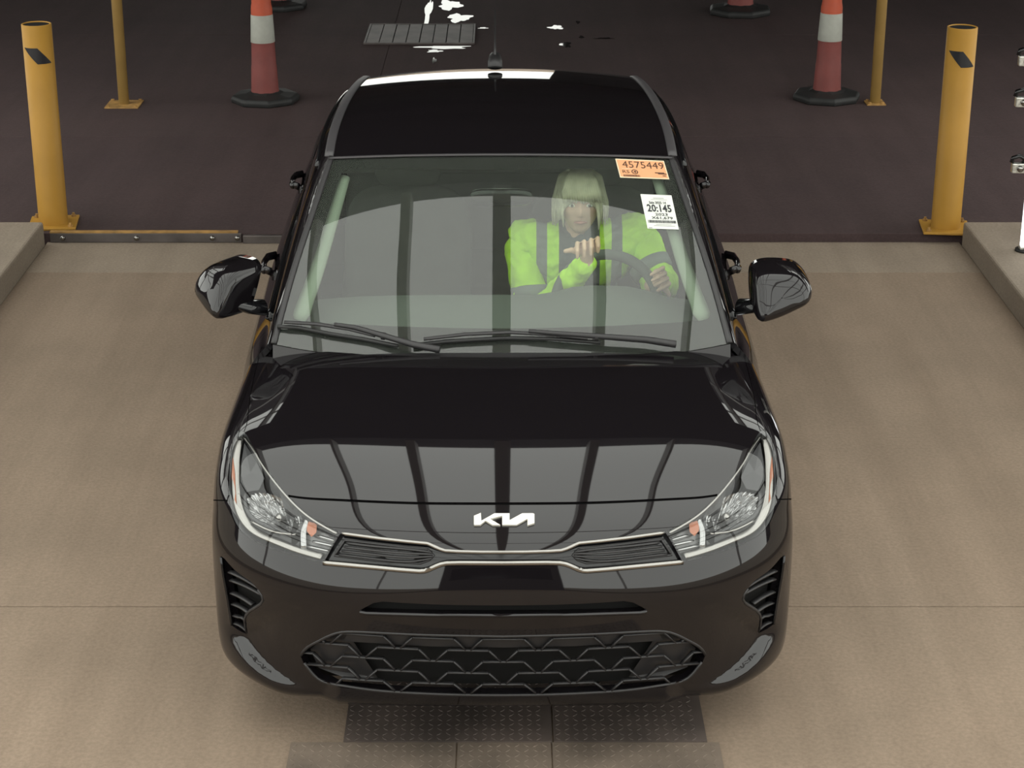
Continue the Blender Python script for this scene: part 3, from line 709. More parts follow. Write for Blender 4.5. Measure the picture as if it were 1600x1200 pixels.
# ---- side vents with louvres
for s_, mm in ((1, None), (-1, 'left')):
    v_ = panel('bumper_vent', F, PF['vent'], M['void'], car, mm, off=-.04)
    def L(l, r, off=-.006, nm='louvre', m_='plastic'):
        P = pts(l, off, left=s_ < 0, n=10); MB().tube(P, [r] * len(P), 6).build(nm, M[m_], v_, True)
    for a, b in (((1170,920),(1217,894)), ((1167,930),(1215,907)), ((1181,946),(1214,927)), ((1187,958),(1212,944)), ((1187,974),(1210,962)), ((1189,987),(1209,975))):
        L([a, ((a[0] + b[0]) / 2, (a[1] + b[1]) / 2 - 1.5), b], (.0035, .012), -.012)
    L([(1226,870),(1224,890),(1219,920),(1214,950),(1210,976)], (.0055, .006), 0, 'vent_frame', 'gloss')
    L([(1187,988),(1187,958),(1162,938),(1170,921)], (.004, .006), -.002, 'vent_frame')
    q = [(1222,873),(1205,892),(1182,908),(1190,914),(1216,892)]; vv = [pt(*p, -.02) for p in q]
    mesh('vent_mesh', [Vector((v.x * s_, v.y, v.z)) for v in vv], [tuple(range(len(vv)))], M['plastic'], v_)
# ---- badge letters
bx0, by0 = 740.5, 804.0
def zoomp(L): return [(680 + a / 4, 780 + b / 4) for a, b in L]
BADGE = [zoomp([(244,112),(287,94),(290,143),(372,97),(400,97),(345,132),(408,169),(360,169),(316,142),(283,168),(244,168)]),
         zoomp([(388,97),(466,97),(466,140),(545,97),(610,97),(621,101),(621,158),(578,171),(578,131),(510,168),(420,168),(420,112),(345,132)])]
bd_ = empty('badge', (0, 0, 0), parent=car)
for Lp in BADGE:
    n = len(Lp); top = []; bot = []
    for p in Lp:
        q = (abs(p[0] - CX) + CX, p[1]); sg = 1 if p[0] >= CX else -1
        a, b = pt(*q, .006), pt(*q, -.002); top.append(Vector((a.x * sg, a.y, a.z))); bot.append(Vector((b.x * sg, b.y, b.z)))
    mesh('badge_letter', top + bot, [tuple(reversed(range(n)))] + [(i, (i + 1) % n, n + (i + 1) % n, n + i) for i in range(n)], M['badge'], bd_)
# ---- headlights
def head_lamp(s_):
    mm = None if s_ > 0 else 'left'; lf = s_ < 0
    h = empty('headlight', (0, 0, 0), parent=car)
    panel('lens', F, PF['headlight'], M['lens'], h, mm)
    bowl('lamp_housing', F, PF['headlight'], .075, .045, M['lampdark'], h, mm, .004)
    def sheet(nm, poly, off, m_, rows=None):
        vv = [pt(p[0], p[1], off if not hasattr(off, '__call__') else off(i)) for i, p in enumerate(poly)]
        c0 = sum(vv, Vector()) / len(vv); n = len(vv)
        return mesh(nm, [Vector((v.x * s_, v.y, v.z)) for v in vv + [c0]], [((i, (i + 1) % n, n) if s_ > 0 else ((i + 1) % n, i, n)) for i in range(n)], M[m_], h, False)
    def rib(nm, l, r, off, m_, n=24):
        P = pts(l, off, left=lf, n=n); MB().tube(P, [r] * len(P), 8).build(nm, M[m_], h, True)
    # bright outer blade running from the tip round the bottom
    rib('lamp_blade', [(1199,678),(1205,705),(1207,740),(1206,775),(1198,805),(1180,827),(1150,842),(1115,856),(1072,869)], (.004, .013), -.012, 'chrome', 40)
    rib('lamp_rim', [(1192,679),(1180,694),(1165,720),(1150,742),(1122,776),(1095,802),(1047,832)], (.003, .0045), -.004, 'chrome', 30)
    # main reflector: fluted bowl
    c0 = at(1158, 800, .43); 
    ctr = (1152, 795)
    vs = []; fs = []; nr, na = 16, 96
    base = pt(*ctr, -.075)
    for i in range(nr + 1):
        q = i / nr
        for k in range(na):
            a = 2 * math.pi * k / na; rx, ry = 43 * q, 30 * q
            px = ctr[0] + rx * math.cos(a) + 4 * math.sin(a) ; py = ctr[1] + ry * math.sin(a) - .35 * rx * math.cos(a)
            fl = .004 * math.sin(px * .95)
            v = pt(min(px, 1204), py, -.085 + .06 * q * q + fl); vs.append(Vector((v.x * s_, v.y, v.z)))
    for i in range(nr):
        for k in range(na):
            k2 = (k + 1) % na; f_ = (i * na + k, i * na + k2, (i + 1) * na + k2, (i + 1) * na + k); fs.append(f_ if s_ > 0 else f_[::-1])
    mesh('reflector', vs, fs, M['mirrorchrome'], h, False)
    bp = pt(1148, 790, -.075); b2 = pt(1148, 792, -.045)
    MB().tube([Vector((bp.x * s_, bp.y, bp.z)), Vector((b2.x * s_, b2.y, b2.z))], [.013, .010], 12).build('bulb_shield', M['chrome'], h, True)
    rib('reflector_rim', [(1108,785),(1104,800),(1108,822),(1118,832),(1150,824),(1185,808),(1196,790),(1196,765)], (.004, .008), -.022, 'lampdark', 30)
    rib('reflector_rim', [(1115,832),(1150,828),(1185,812)], (.003, .006), -.016, 'chrome', 16)
    sheet('amber_marker', [(1209,712),(1211,742),(1209,775),(1204,786),(1205,760),(1206,735)], -.004, 'amber')
    sheet('lamp_panel', [(1194,684),(1200,715),(1202,745),(1192,762),(1172,758),(1163,740),(1175,714)], -.02, 'lampdark')
    sheet('turn_reflector', [(1050,834),(1092,806),(1101,822),(1102,855),(1070,868)], -.03, 'lampgrey')
    for i, (a, b) in enumerate((((1054,840),(1080,832)), ((1058,850),(1090,843)), ((1064,860),(1098,852)))): rib('turn_flute', [a, b], (.003, .006), -.022, 'mirrorchrome', 6)
    sheet('turn_bulb', [(1080,812),(1090,806),(1096,812),(1097,826),(1090,836),(1082,828)], -.016, 'amber')
    rib('turn_divider', [(1094,803),(1101,820),(1103,856)], (.004, .010), -.018, 'mirrorchrome', 10)
    sheet('lamp_shelf', [(1110,826),(1150,834),(1190,812),(1196,822),(1160,842),(1115,852)], -.03, 'lampdark')
for s_ in (1, -1): head_lamp(s_)
# ------------------------------------------------------------------ greenhouse
QS = [0, .25, .5, .75, .92, 1.0]
def grow(c, e):
    r = []
    for q in QS:
        k = q * q * (.75 + .25 * q); r.append((e[0] * q, c[0] + (e[1] - c[0]) * k, c[1] + (e[2] - c[1]) * k))
    return r
W = Surf([grow((1.02, .90), (.744, 1.155, .921)), grow((1.27, 1.052), (.706, 1.375, 1.062)), grow((1.55, 1.214), (.655, 1.63, 1.206)), grow((1.86, 1.372), (.602, 1.905, 1.348))], True, 201, 201); W.bvh()
R = Surf([grow((1.86, 1.366), (.604, 1.905, 1.343)), grow((2.02, 1.405), (.602, 2.04, 1.379)), grow((2.25, 1.436), (.594, 2.25, 1.408)), grow((2.5, 1.446), (.582, 2.5, 1.416)), grow((2.75, 1.440), (.567, 2.74, 1.411)), grow((2.95, 1.425), (.553, 2.92, 1.400)), grow((3.14, 1.402), (.543, 3.08, 1.380))], True, 201, 201); R.bvh()
B = Surf([grow((3.15, 1.398), (.541, 3.09, 1.376)), grow((3.35, 1.345), (.540, 3.27, 1.32)), grow((3.6, 1.215), (.56, 3.5, 1.21)), grow((3.84, 1.085), (.60, 3.75, 1.085)), grow((4.0, 1.07), (.63, 3.95, 1.06)), grow((4.25, 1.065), (.65, 4.17, 1.045)), grow((4.36, 1.0), (.68, 4.24, .99)), grow((4.385, .85), (.72, 4.27, .85)), grow((4.385, .6), (.78, 4.24, .6)), grow((4.36, .42), (.78, 4.22, .42)), grow((4.30, .26), (.76, 4.18, .26))], True, 101, 301)
SY = [1.18, 1.39, 1.645, 1.905, 2.1, 2.5, 2.85, 3.07, 3.4, 3.75, 4.17, 4.25]
STOP = [[(.741,.932),(.752,.922),(.768,.905),(.785,.885),(.802,.866),(.834,.815)],
        [(.705,1.066),(.730,1.035),(.756,.975),(.788,.908),(.808,.884),(.846,.83)],
        [(.653,1.208),(.688,1.178),(.737,1.065),(.790,.925),(.811,.897),(.850,.842)],
        [(.603,1.346),(.642,1.316),(.718,1.16),(.791,.945),(.813,.915),(.853,.855)],
        [(.600,1.39),(.640,1.356),(.722,1.17),(.793,.955),(.816,.925),(.855,.865)],
        [(.584,1.413),(.630,1.377),(.717,1.18),(.792,.965),(.815,.935),(.855,.875)],
        [(.564,1.407),(.610,1.369),(.703,1.18),(.787,.975),(.812,.945),(.853,.885)],
        [(.545,1.378),(.594,1.345),(.692,1.18),(.782,.985),(.808,.955),(.850,.895)],
        [(.548,1.262),(.592,1.24),(.672,1.13),(.766,1.0),(.801,.965),(.846,.90)],
        [(.602,1.084),(.640,1.075),(.682,1.06),(.745,1.02),(.790,.975),(.840,.905)],
        [(.652,1.045),(.675,1.04),(.70,1.03),(.73,1.005),(.765,.96),(.81,.89)],
        [(.685,.98),(.70,.975),(.712,.965),(.73,.945),(.755,.91),(.785,.86)]]
SR = []
for i, y in enumerate(SY):
    ins = .006 if i == 0 else (.075 if i == len(SY) - 1 else (.05 if i == len(SY) - 2 else 0))
    SR.append([(x, y, z) for x, z in STOP[i]] + [(.871 - ins, y, .70), (.870 - ins, y, .47), (.853 - ins, y, .24)])
S = Surf(SR, False, 201, 401)
def suv(t, y): return (np.interp(t, range(9), S.uk), np.interp(y, SY, S.vk))
def sline(L): return np.array([suv(*p) for p in L])
def srib(P, w_): 
    sc = np.array([S.lu, S.lv]); Q = np.array(P) * sc; t = np.gradient(Q, axis=0); t /= np.linalg.norm(t, axis=1, keepdims=True); n = np.stack([-t[:, 1], t[:, 0]], 1)
    return np.concatenate([(Q + n * w_) / sc, ((Q - n * w_) / sc)[::-1]])
arch = []
for k in range(25):
    a = math.pi * k / 24; y = 3.415 + .36 * math.cos(a); z = .31 + .36 * math.sin(a)
    arch.append(suv(np.interp(-z, [-.875, -.70, -.47, -.24], [5, 6, 7, 8]), y))
arch = np.array([suv(8, 3.775)] + arch + [suv(8, 3.055)])
win1 = sline([(1.3, 1.9), (1.2, 2.1), (1.2, 2.33), (2.9, 2.345), (2.9, 1.5), (2.2, 1.6)])
win2 = sline([(1.2, 2.43), (1.2, 2.85), (1.35, 3.02), (2.1, 3.26), (2.9, 3.2), (2.9, 2.42)])
regs = [('arch', arch), ('side_window', win1), ('side_window', win2),
        ('panel_gap', srib(sline([(3.05, 2.385), (5, 2.39), (6, 2.40), (7, 2.40), (7.7, 2.40)]), .002)),
        ('panel_gap', srib(sline([(3.05, 1.33), (5, 1.325), (6, 1.33), (7.7, 1.34)]), .002)),
        ('panel_gap', srib(sline([(2.95, 3.3), (4, 3.27), (5, 3.2), (6.2, 3.05)]), .002)),
        ('front_door', sline([(1.0, 1.88), (.9, 2.1), (.9, 2.385), (7.7, 2.40), (7.7, 1.34), (5, 1.325), (3.05, 1.33), (2.2, 1.48)])),
        ('rear_door', sline([(.9, 2.385), (.9, 2.85), (1.0, 3.05), (2.0, 3.32), (3, 3.3), (4, 3.27), (5, 3.2), (6.2, 3.05), (7.7, 3.0), (7.7, 2.40)]))]
PS = panelize(S, regs, 'side_panel', .022)
for mm in (None, 'left'):
    panel('side_body', S, PS['side_panel'], M['paint'], car, mm, flange=.02)
    d1 = panel('front_door', S, PS['front_door'], M['paint'], car, mm, flange=.02)
    d2 = panel('rear_door', S, PS['rear_door'], M['paint'], car, mm, flange=.02)
    panel('side_window', S, PS['side_window'], M['sideglass'], car, mm, off=-.004)
    panel('panel_gap', S, PS['panel_gap'], M['gap'], car, mm, off=-.006)
    sg = 1 if mm is None else -1
    # belt moulding, window rail and door handles
    for nm, t_, a, b, r in (('belt_moulding', 2.95, 1.42, 3.3, (.006, .010)), ('window_rail', 1.1, 1.92, 3.0, (.006, .009))):
        P, N = S.ev(sline([(t_, y) for y in np.linspace(a, b, 24)])); P = P + N * .002
        MB().tube([(p[0] * sg, p[1], p[2]) for p in P], [r] * 24, 8).build(nm, M['gloss'], d1, True)
    for d_, y, z in ((d1, 2.03, .885), (d2, 3.13, .905)):
        x = .853
        MB().tube([(sg * (x - .006), y, z), (sg * (x + .020), y + .02, z + .004), (sg * (x + .028), y + .09, z + .006), (sg * (x + .022), y + .16, z + .006), (sg * (x - .006), y + .185, z + .006)], [(.016, .011)] * 5, 10).build('door_handle', M['paint'], d_, True)
        MB().tube([(sg * (x + .018), y + .004, z), (sg * (x + .023), y + .03, z + .004)], [.012, .0145], 10).build('handle_cap', M['paint'], d_, True)
# roof, mouldings, antenna
def full(S_, st=1):
    iu = np.linspace(0, 1, 41); iv = np.linspace(0, 1, 61); uv = np.array([(u, v) for v in iv for u in iu]); T = []
    for j in range(60):
        for i in range(40):
            a = j * 41 + i; T += [(a, a + 1, a + 42), (a, a + 42, a + 41)]
    return uv, np.array(T)
roof = panel('roof', R, full(R), M['paint'], car, 'both', flange=.01)
P, N = R.ev([(1, v) for v in np.linspace(.01, 1, 30)])
for sg in (1, -1):
    MB().tube([(sg * (p[0] + .004), p[1], p[2] + .003) for p in P], [(.004, .0165)] * 30, 8).build('roof_moulding', M['grey_trim'], roof, True)
P, N = W.ev([(u, .992) for u in np.linspace(0, 1, 24)]); wv = [Vector(p + n * .003) for p, n in zip(P, N)]; wv = [Vector((-v.x, v.y, v.z)) for v in wv[:0:-1]] + wv
MB().tube(wv, [(.004, .010)] * len(wv), 8).build('windshield_top_moulding', M['grey_trim'], roof, True)
P, N = W.ev([(.995, v) for v in np.linspace(0, 1, 30)])
for sg in (1, -1): MB().tube([(sg * p[0], p[1], p[2] + .002) for p in P], [(.006, .011)] * 30, 8).build('pillar_moulding', M['plastic'], roof, True)
an = MB(); an.tube([(-.02, 3.02, 1.432), (-.02, 3.05, 1.450), (-.02, 3.12, 1.452), (-.02, 3.2, 1.43)], [(.012, .03), (.022, .03), (.026, .026), (.01, .018)], 12); ao = an.build('antenna_base', M['plastic'], car, True)
MB().tube([(-.02, 3.07, 1.46), (-.02, 3.11, 1.50), (-.02, 3.30, 1.62)], [.006, .004, .003], 8).build('antenna_mast', M['plastic'], ao, True)
# windshield glass, enamel border, tail
ws = panel('windshield', W, full(W), M['glass'], car, 'both')
CLEAR = [(786.5,264),(900,263),(1000,262),(1026,264),(1036,270),(1044,290),(1060,340),(1076,390),(1096,445),(1110,480),(1113,490),(1110,497),(1100,500),(1060,503),(1000,506),(900,510),(786.5,512)]
cu = W.picks(CLEAR); cu[0, 0] = cu[-1, 0] = 0
PW = panelize(W, [('clear', cu)], 'frit', .03)
panel('windshield_border', W, PW['frit'], M['frit'], ws, 'both', off=-.004)
P, N = W.ev([(u, 0) for u in np.linspace(0, 1, 30)]); tp = [Vector((-p[0], p[1], p[2])) for p in P[:0:-1]] + [Vector(p) for p in P]; n_ = len(tp)
mesh('cowl_seal', [v + Vector((0, 0, -.003)) for v in tp] + [v + Vector((0, -.03, -.09)) for v in tp], [(i + 1, i, n_ + i, n_ + i + 1) for i in range(n_ - 1)], M['plastic'], ws, True)
bk = full(B)
panel('rear_body', B, (bk[0], bk[1][(bk[0][bk[1]].mean(1)[:, 1] > .262)]), M['paint'], car, 'both')
panel('rear_window', B, (bk[0], bk[1][(bk[0][bk[1]].mean(1)[:, 1] <= .262)]), M['sideglass'], car, 'both')
for sg in (1, -1): MB().box((sg * .52, 4.24, .78), (sg * .74, 4.33, .92)).build('tail_lamp', M['amber'], car, bevel=.02)
# ---- wheels
for sg in (1, -1):
    for y in (.835, 3.415):
        wh = empty('wheel', (sg * .755, y, .31), parent=car); wh.rotation_euler = (0, math.radians(90 * sg), 0)
        MB().lathe([(.21, -.095), (.28, -.1), (.305, -.085), (.312, -.05), (.312, .05), (.305, .085), (.28, .1), (.21, .095)], 40).build('tyre', M['tyre'], wh, True)
        MB().lathe([(.215, -.09), (.20, -.07), (.19, 0), (.20, .075), (.217, .09)], 32).build('rim', M['rim'], wh, True)
        for k in range(10):
            a = 2 * math.pi * k / 10; MB().tube([(.03 * math.cos(a), .03 * math.sin(a), .075), (.2 * math.cos(a + .1), .2 * math.sin(a + .1), .07)], [(.010, .016), (.010, .012)], 6).build('spoke', M['rim'], wh, True)
        MB().lathe([(.001, .09), (.035, .085), (.045, .06)], 16).build('hub_cap', M['lampgrey'], wh, True)
ub = MB(); ub.box((-.60, .32, .17), (.60, 4.2, .42)); ub.box((-.80, 1.32, .19), (.80, 2.95, .40)); ub.build('underbody', M['void'], car)
MB().box((-.60, .2, .30), (.60, 1.02, .70)).build('engine_bay_fill', M['void'], car)
for sg in (1, -1):
    for y in (.835, 3.415):
        a = [math.pi * k / 12 for k in range(13)]; vs = []; 
        for x in (.56, .85): vs += [(sg * x, y - .355 * math.cos(q), .31 + .345 * math.sin(q)) for q in a]
        mesh('wheel_arch_liner', vs, [(i, i + 1, 14 + i, 13 + i) for i in range(12)], M['void'], car)
# ---- wipers
def wiper(blade, arm, spine):
    w_ = empty('wiper', (0, 0, 0), parent=car)
    def P(L, off, n): 
        out = []
        for p in poly_line(L, n):
            sgn = 1 if p[0] >= CX else -1; v = pt(abs(p[0] - CX) + CX, p[1], off, W); out.append(Vector((v.x * sgn, v.y, v.z)))
        return out
    q = P(blade, .012, 26); MB().tube(q, [(.007, .007)] * len(q), 6).build('wiper_blade', M['rubber'], w_, True)
    q = P(spine, .024, 20); MB().tube(q, [(.006, .010)] * len(q), 6).build('blade_spine', M['plastic'], w_, True)
    q = P(arm, .032, 20); MB().tube(q, [(.007 + .006 * i / len(q), .008 + .005 * i / len(q)) for i in range(len(q))], 8).build('wiper_arm', M['plastic'], w_, True)
    q = arm[len(arm) // 2]; c0 = P([q, (q[0] + 6, q[1] + .5)], .028, 2); MB().tube(c0, .013, 8).build('arm_joint', M['plastic'], w_, True)
wiper([(438,513),(470,515),(520,525),(570,533),(625,544)], [(528,516),(560,521),(600,533),(650,548),(690,556)], [(450,510),(500,513),(550,521),(590,531)])
wiper([(648,543),(700,537),(790,532),(860,533),(940,539)], [(828,527),(860,530),(930,535),(1010,541),(1056,548)], [(665,537),(730,529.5),(800,526.5),(860,530),(920,536)])
# ---- door mirrors
MO = [(1175,430),(1178,421),(1186,416),(1213,414),(1235,416.5),(1250,421),(1262,431),(1270,444),(1271,452),(1266,462),(1250,470),(1225,478),(1195,485),(1180,484),(1175,470)]
ol = np.array([tuple(at(p[0], p[1], 1.40)) for p in smooth_line(MO + [MO[0]], 49)[:-1]])
def door_mirror(sg, fold):
    piv = Vector((.845, 1.40, 1.0)); mr = empty('door_mirror', (sg * piv.x, piv.y, piv.z), parent=car); mr.rotation_euler = (0, 0, -sg * fold)
    o = ol - np.array(piv); c0 = o.mean(0); n = len(o); vs = []; fs = []
    prof = [(0, .05, .94), (.02, .05, 1.0), (.05, .02, 1.0), (.09, -.03, .99), (.12, -.07, .96), (.15, -.092, .90), (.17, -.104, .80), (.19, -.112, .6), (.2, -.116, .35), (.2, -.118, .15), (.21, -.119, .02)]
    for _, dy, s_ in prof:
        for p in o: vs.append(((c0[0] + (p[0] - c0[0]) * s_) * sg, p[1] * 0 + dy + (p[0] - c0[0]) * s_ * .25 + (p[2] - c0[2]) * s_ * .42, c0[2] + (p[2] - c0[2]) * s_))
    for j in range(len(prof) - 1):
        for k in range(n):
            k2 = (k + 1) % n; f_ = (j * n + k, j * n + k2, (j + 1) * n + k2, (j + 1) * n + k); fs.append(f_ if sg < 0 else f_[::-1])
    mesh('mirror_housing', vs, fs, M['paint'], mr, True)
    mesh('mirror_glass', vs[:n], [tuple(range(n)) if sg > 0 else tuple(reversed(range(n)))], M['mirror'], mr)
    return mr
mR = door_mirror(1, 0); mL = door_mirror(-1, math.radians(-38))
for sg, mr in ((1, mR), (-1, mL)):
    MB().tube([(sg * .80, 1.42, .955), (sg * .85, 1.40, .965), (sg * .90, 1.39, .985), (sg * .96, 1.38, 1.01)], [(.025, .05), (.022, .05), (.02, .05), (.008, .04)], 12).build('mirror_stalk', M['gloss'], car, True)
# ---- stickers on the windshield
M['stk_orange'] = mat('orange_sticker', (.64, .31, .15), .6); M['stk_white'] = mat('white_sticker', (.62, .64, .59), .6); M['stk_edge'] = mat('sticker_edge', (.72, .60, .42), .6)
M['ink'] = mat('sticker_ink', (.02, .02, .025), .7); M['ink_brown'] = mat('brown_ink', (.07, .025, .012), .7); M['ink_grey'] = mat('grey_ink', (.3, .3, .3), .7)
def quad_uv(quad):
    q = [np.array(p, float) for p in quad]
    def f(a, b):
        p = (q[0] * (1 - a) + q[1] * a) * (1 - b) + (q[3] * (1 - a) + q[2] * a) * b
        return p
    return f
def on_ws(p, off): return pt(p[0], p[1], off, W)
def sticker(name, quad, m, edge=None):
    f = quad_uv(quad); o = empty(name, (0, 0, 0), parent=car); n = 8
    def sheet(nm, a0, a1, b0, b1, off, mm):
        vs = [on_ws(f(a0 + (a1 - a0) * i / n, b0 + (b1 - b0) * j / n), off) for j in range(n + 1) for i in range(n + 1)]
        return mesh(nm, vs, [(j * (n + 1) + i, (j + 1) * (n + 1) + i, (j + 1) * (n + 1) + i + 1, j * (n + 1) + i + 1) for j in range(n) for i in range(n)], mm, o)
    if edge: sheet('sticker_border', 0, 1, 0, 1, .0012, edge); sheet('sticker_sheet', .02, .98, .05, .95, .0018, m)
    else: sheet('sticker_sheet', 0, 1, 0, 1, .0015, m)
    return f, o
def write(txt, f, o, a0, a1, b0, b1, m, name='lettering', bold=0.0, off=.0026):
    cu_ = bpy.data.curves.new('t', 'FONT'); cu_.body = txt; cu_.resolution_u = 2; cu_.offset = bold
    ob = bpy.data.objects.new('t', cu_); COL.objects.link(ob); dg = bpy.context.evaluated_depsgraph_get(); me = bpy.data.meshes.new_from_object(ob.evaluated_get(dg))
    bpy.data.objects.remove(ob); bpy.data.curves.remove(cu_)
    V = np.array([v.co[:] for v in me.vertices]); lo = V.min(0); hi_ = V.max(0)
    for v, c_ in zip(me.vertices, V):
        a = a0 + (a1 - a0) * (c_[0] - lo[0]) / (hi_[0] - lo[0]); b = b1 + (b0 - b1) * (c_[1] - lo[1]) / (hi_[1] - lo[1])
        v.co = on_ws(f(a, b), off)
    me.update(); return link(name, me, m, o)
def bars(f, o, a0, a1, b0, b1, m, n, name='barcode', seed=1):
    r = random.Random(seed); mb = MB(); x = a0; w0 = (a1 - a0) / n
    while x < a1:
        w_ = w0 * r.choice((.3, .5, .8)); q = [on_ws(f(x, b0), .0026), on_ws(f(x, b1), .0026), on_ws(f(min(a1, x + w_), b1), .0026), on_ws(f(min(a1, x + w_), b0), .0026)]
        mb.add(q, [(0, 1, 2, 3)]); x += w_ + w0 * r.choice((.3, .5))
    mb.build(name, m, o)
def line(f, o, a0, a1, b0, b1, m, name='small_print'): 
    mesh(name, [on_ws(f(a0, b0), .0026), on_ws(f(a0, b1), .0026), on_ws(f(a1, b1), .0026), on_ws(f(a1, b0), .0026)], [(0, 1, 2, 3)], m, o)
f, o = sticker('inspection_sticker', [(965,248.5),(1041,252),(1049.5,281),(972.5,278)], M['stk_orange'], M['stk_edge'])
write('4575449', f, o, .11, .96, .12, .47, M['ink_brown']); write('RS', f, o, .08, .22, .60, .76, M['ink_brown'])
write('O', f, o, .26, .40, .55, .80, M['ink_brown'], 'emblem'); write('4', f, o, .30, .36, .61, .74, M['ink_brown'], 'emblem', .03)
bars(f, o, .08, .42, .84, .94, M['ink_brown'], 24); line(f, o, .08, .30, .515, .53, M['stk_edge'])
line(f, o, .74, .93, .66, .71, M['ink_brown']); line(f, o, .80, .97, .71, .76, M['ink_brown']); line(f, o, .88, .95, .82, .86, M['ink_brown'])
f, o = sticker('lot_sticker', [(1004,304),(1052.6,306),(1064,359.5),(1015,358)], M['stk_white'])
write('Sale 2025 14', f, o, .22, .76, .20, .275, M['ink'], bold=.02); write('20:145', f, o, .12, .90, .29, .51, M['ink'], bold=.025)
write('2023', f, o, .34, .74, .54, .615, M['ink'], bold=.012); write('X61,679', f, o, .20, .88, .64, .73, M['ink'], bold=.012)
bars(f, o, .07, .96, .75, .83, M['ink'], 46, seed=2); line(f, o, .38, .72, .10, .115, M['ink_grey']); line(f, o, .3, .8, .865, .875, M['ink_grey']); line(f, o, .22, .9, .905, .917, M['ink_grey']); line(f, o, .04, .16, .965, .985, M['ink_grey'])
line(f, o, .30, .82, .145, .153, M['ink_grey'])
# ------------------------------------------------------------------ interior
inn = empty('interior', (0, 0, 0), parent=car)
xs = np.linspace(-.74, .74, 25); prof = [(1.13, .895), (1.28, .925), (1.45, .945), (1.58, .945), (1.64, .925), (1.66, .86), (1.63, .70), (1.60, .5)]
vs = []
for y, z in prof:
    for x in xs:
        hump = .035 * math.exp(-((x - .36) / .17) ** 4) * math.exp(-((y - 1.58) / .1) ** 2)
        vs.append((x, y + .17 * (abs(x) / .74) ** 2 * (1.5 - y) / .4 * (y < 1.5), z + hump - .03 * (abs(x) / .74) ** 4))
n = len(xs)
mesh('dashboard', vs, [(j * n + i, j * n + i + 1, (j + 1) * n + i + 1, (j + 1) * n + i) for j in range(len(prof) - 1) for i in range(n - 1)], M['dash'], inn, True)
for sg in (1, -1):
    L = [(1034,266),(1042,292),(1058,342),(1074,392),(1092,442),(1104,475),(1108,492)]
    P = [pt(p[0], p[1], -.035, W) for p in smooth_line(L, 20)]
    MB().tube([(v.x * sg, v.y, v.z) for v in P], [(.014, .020 + .018 * i / 19) if i < 19 else (.008, .022) for i in range(20)], 10).build('pillar_trim', M['trim'], inn, True)
panel('headliner', R, full(R), M['head'], inn, 'both', off=-.045)
MB().box((-.76, 1.2, .40), (.76, 3.9, .44)).build('cabin_floor', M['void'], inn)
vs = [(-.7, 3.25, .93), (.7, 3.25, .93), (.62, 3.8, 1.02), (-.62, 3.8, 1.02)]; mesh('parcel_shelf', vs, [(0, 1, 2, 3)], M['seat'], inn)
def rbox(mb, c_, h, n=4.0, M_=None, k=16):
    """rounded superellipsoid block"""
    vs = []; fs = []; sg_ = lambda q, e: math.copysign(abs(q) ** e, q); e = 2 / n
    for i in range(k + 1):
        a = -math.pi / 2 + math.pi * i / k
        for j in range(2 * k):
            b = math.pi * j / k; v = Vector((h[0] * sg_(math.cos(a), e) * sg_(math.cos(b), e), h[1] * sg_(math.cos(a), e) * sg_(math.sin(b), e), h[2] * sg_(math.sin(a), e)))
            if M_ is not None: v = M_ @ v
            vs.append(Vector(c_) + v)
    for i in range(k):
        for j in range(2 * k): j2 = (j + 1) % (2 * k); fs.append((i * 2 * k + j, i * 2 * k + j2, (i + 1) * 2 * k + j2, (i + 1) * 2 * k + j))
    return mb.add(vs, fs)
RX = lambda d: Matrix.Rotation(math.radians(d), 3, 'X')
for x in (-.36, .36):
    st = empty('front_seat', (x, 2.2, .44), parent=car)
    rbox(MB(), (0, -.05, .09), (.25, .26, .08)).build('seat_cushion', M['seat'], st, True)
    rbox(MB(), (0, .28, .33), (.25, .07, .31), 4, RX(-16)).build('backrest', M['seat'], st, True)
    rbox(MB(), (0, .38, .70), (.13, .05, .085), 3.2, RX(-8)).build('headrest', M['seat'], st, True)
    for dx in (-.05, .05): MB().tube([(dx, .37, .58), (dx, .38, .66)], .006, 6).build('headrest_post', M['chrome'], st, True)
rs = empty('rear_seat', (0, 3.1, .44), parent=car)
rbox(MB(), (0, -.1, .09), (.66, .26, .09), 6).build('seat_cushion', M['seat'], rs, True); rbox(MB(), (0, .18, .34), (.66, .07, .30), 6, RX(-18)).build('backrest', M['seat'], rs, True)
for x in (-.38, 0, .38): rbox(MB(), (x, .28, .65), (.12, .045, .06), 3.2).build('headrest', M['seat'], rs, True)
mrv = rbox(MB(), tuple(pt(786.5, 278, -.09, W)), (.11, .02, .03), 4).build('rear_view_mirror', M['gloss'], inn, True)
# steering wheel
sc_ = at(951, 478, 1.70); sw = empty('steering_wheel', sc_, parent=car); sw.rotation_euler = (math.radians(66), 0, 0)
MB().tube([(.182 * math.cos(a), .182 * math.sin(a), 0) for a in np.linspace(0, 2 * math.pi, 49)], .019, 10, caps=False).build('wheel_rim', M['dash'], sw, True)
rbox(MB(), (0, -.01, -.01), (.075, .06, .025), 3).build('wheel_hub', M['dash'], sw, True)
for a in (0, math.pi, -math.pi / 2): MB().tube([(.05 * math.cos(a), .05 * math.sin(a), 0), (.18 * math.cos(a), .18 * math.sin(a), 0)], [(.008, .02), (.008, .016)], 8).build('wheel_spoke', M['dash'], sw, True)
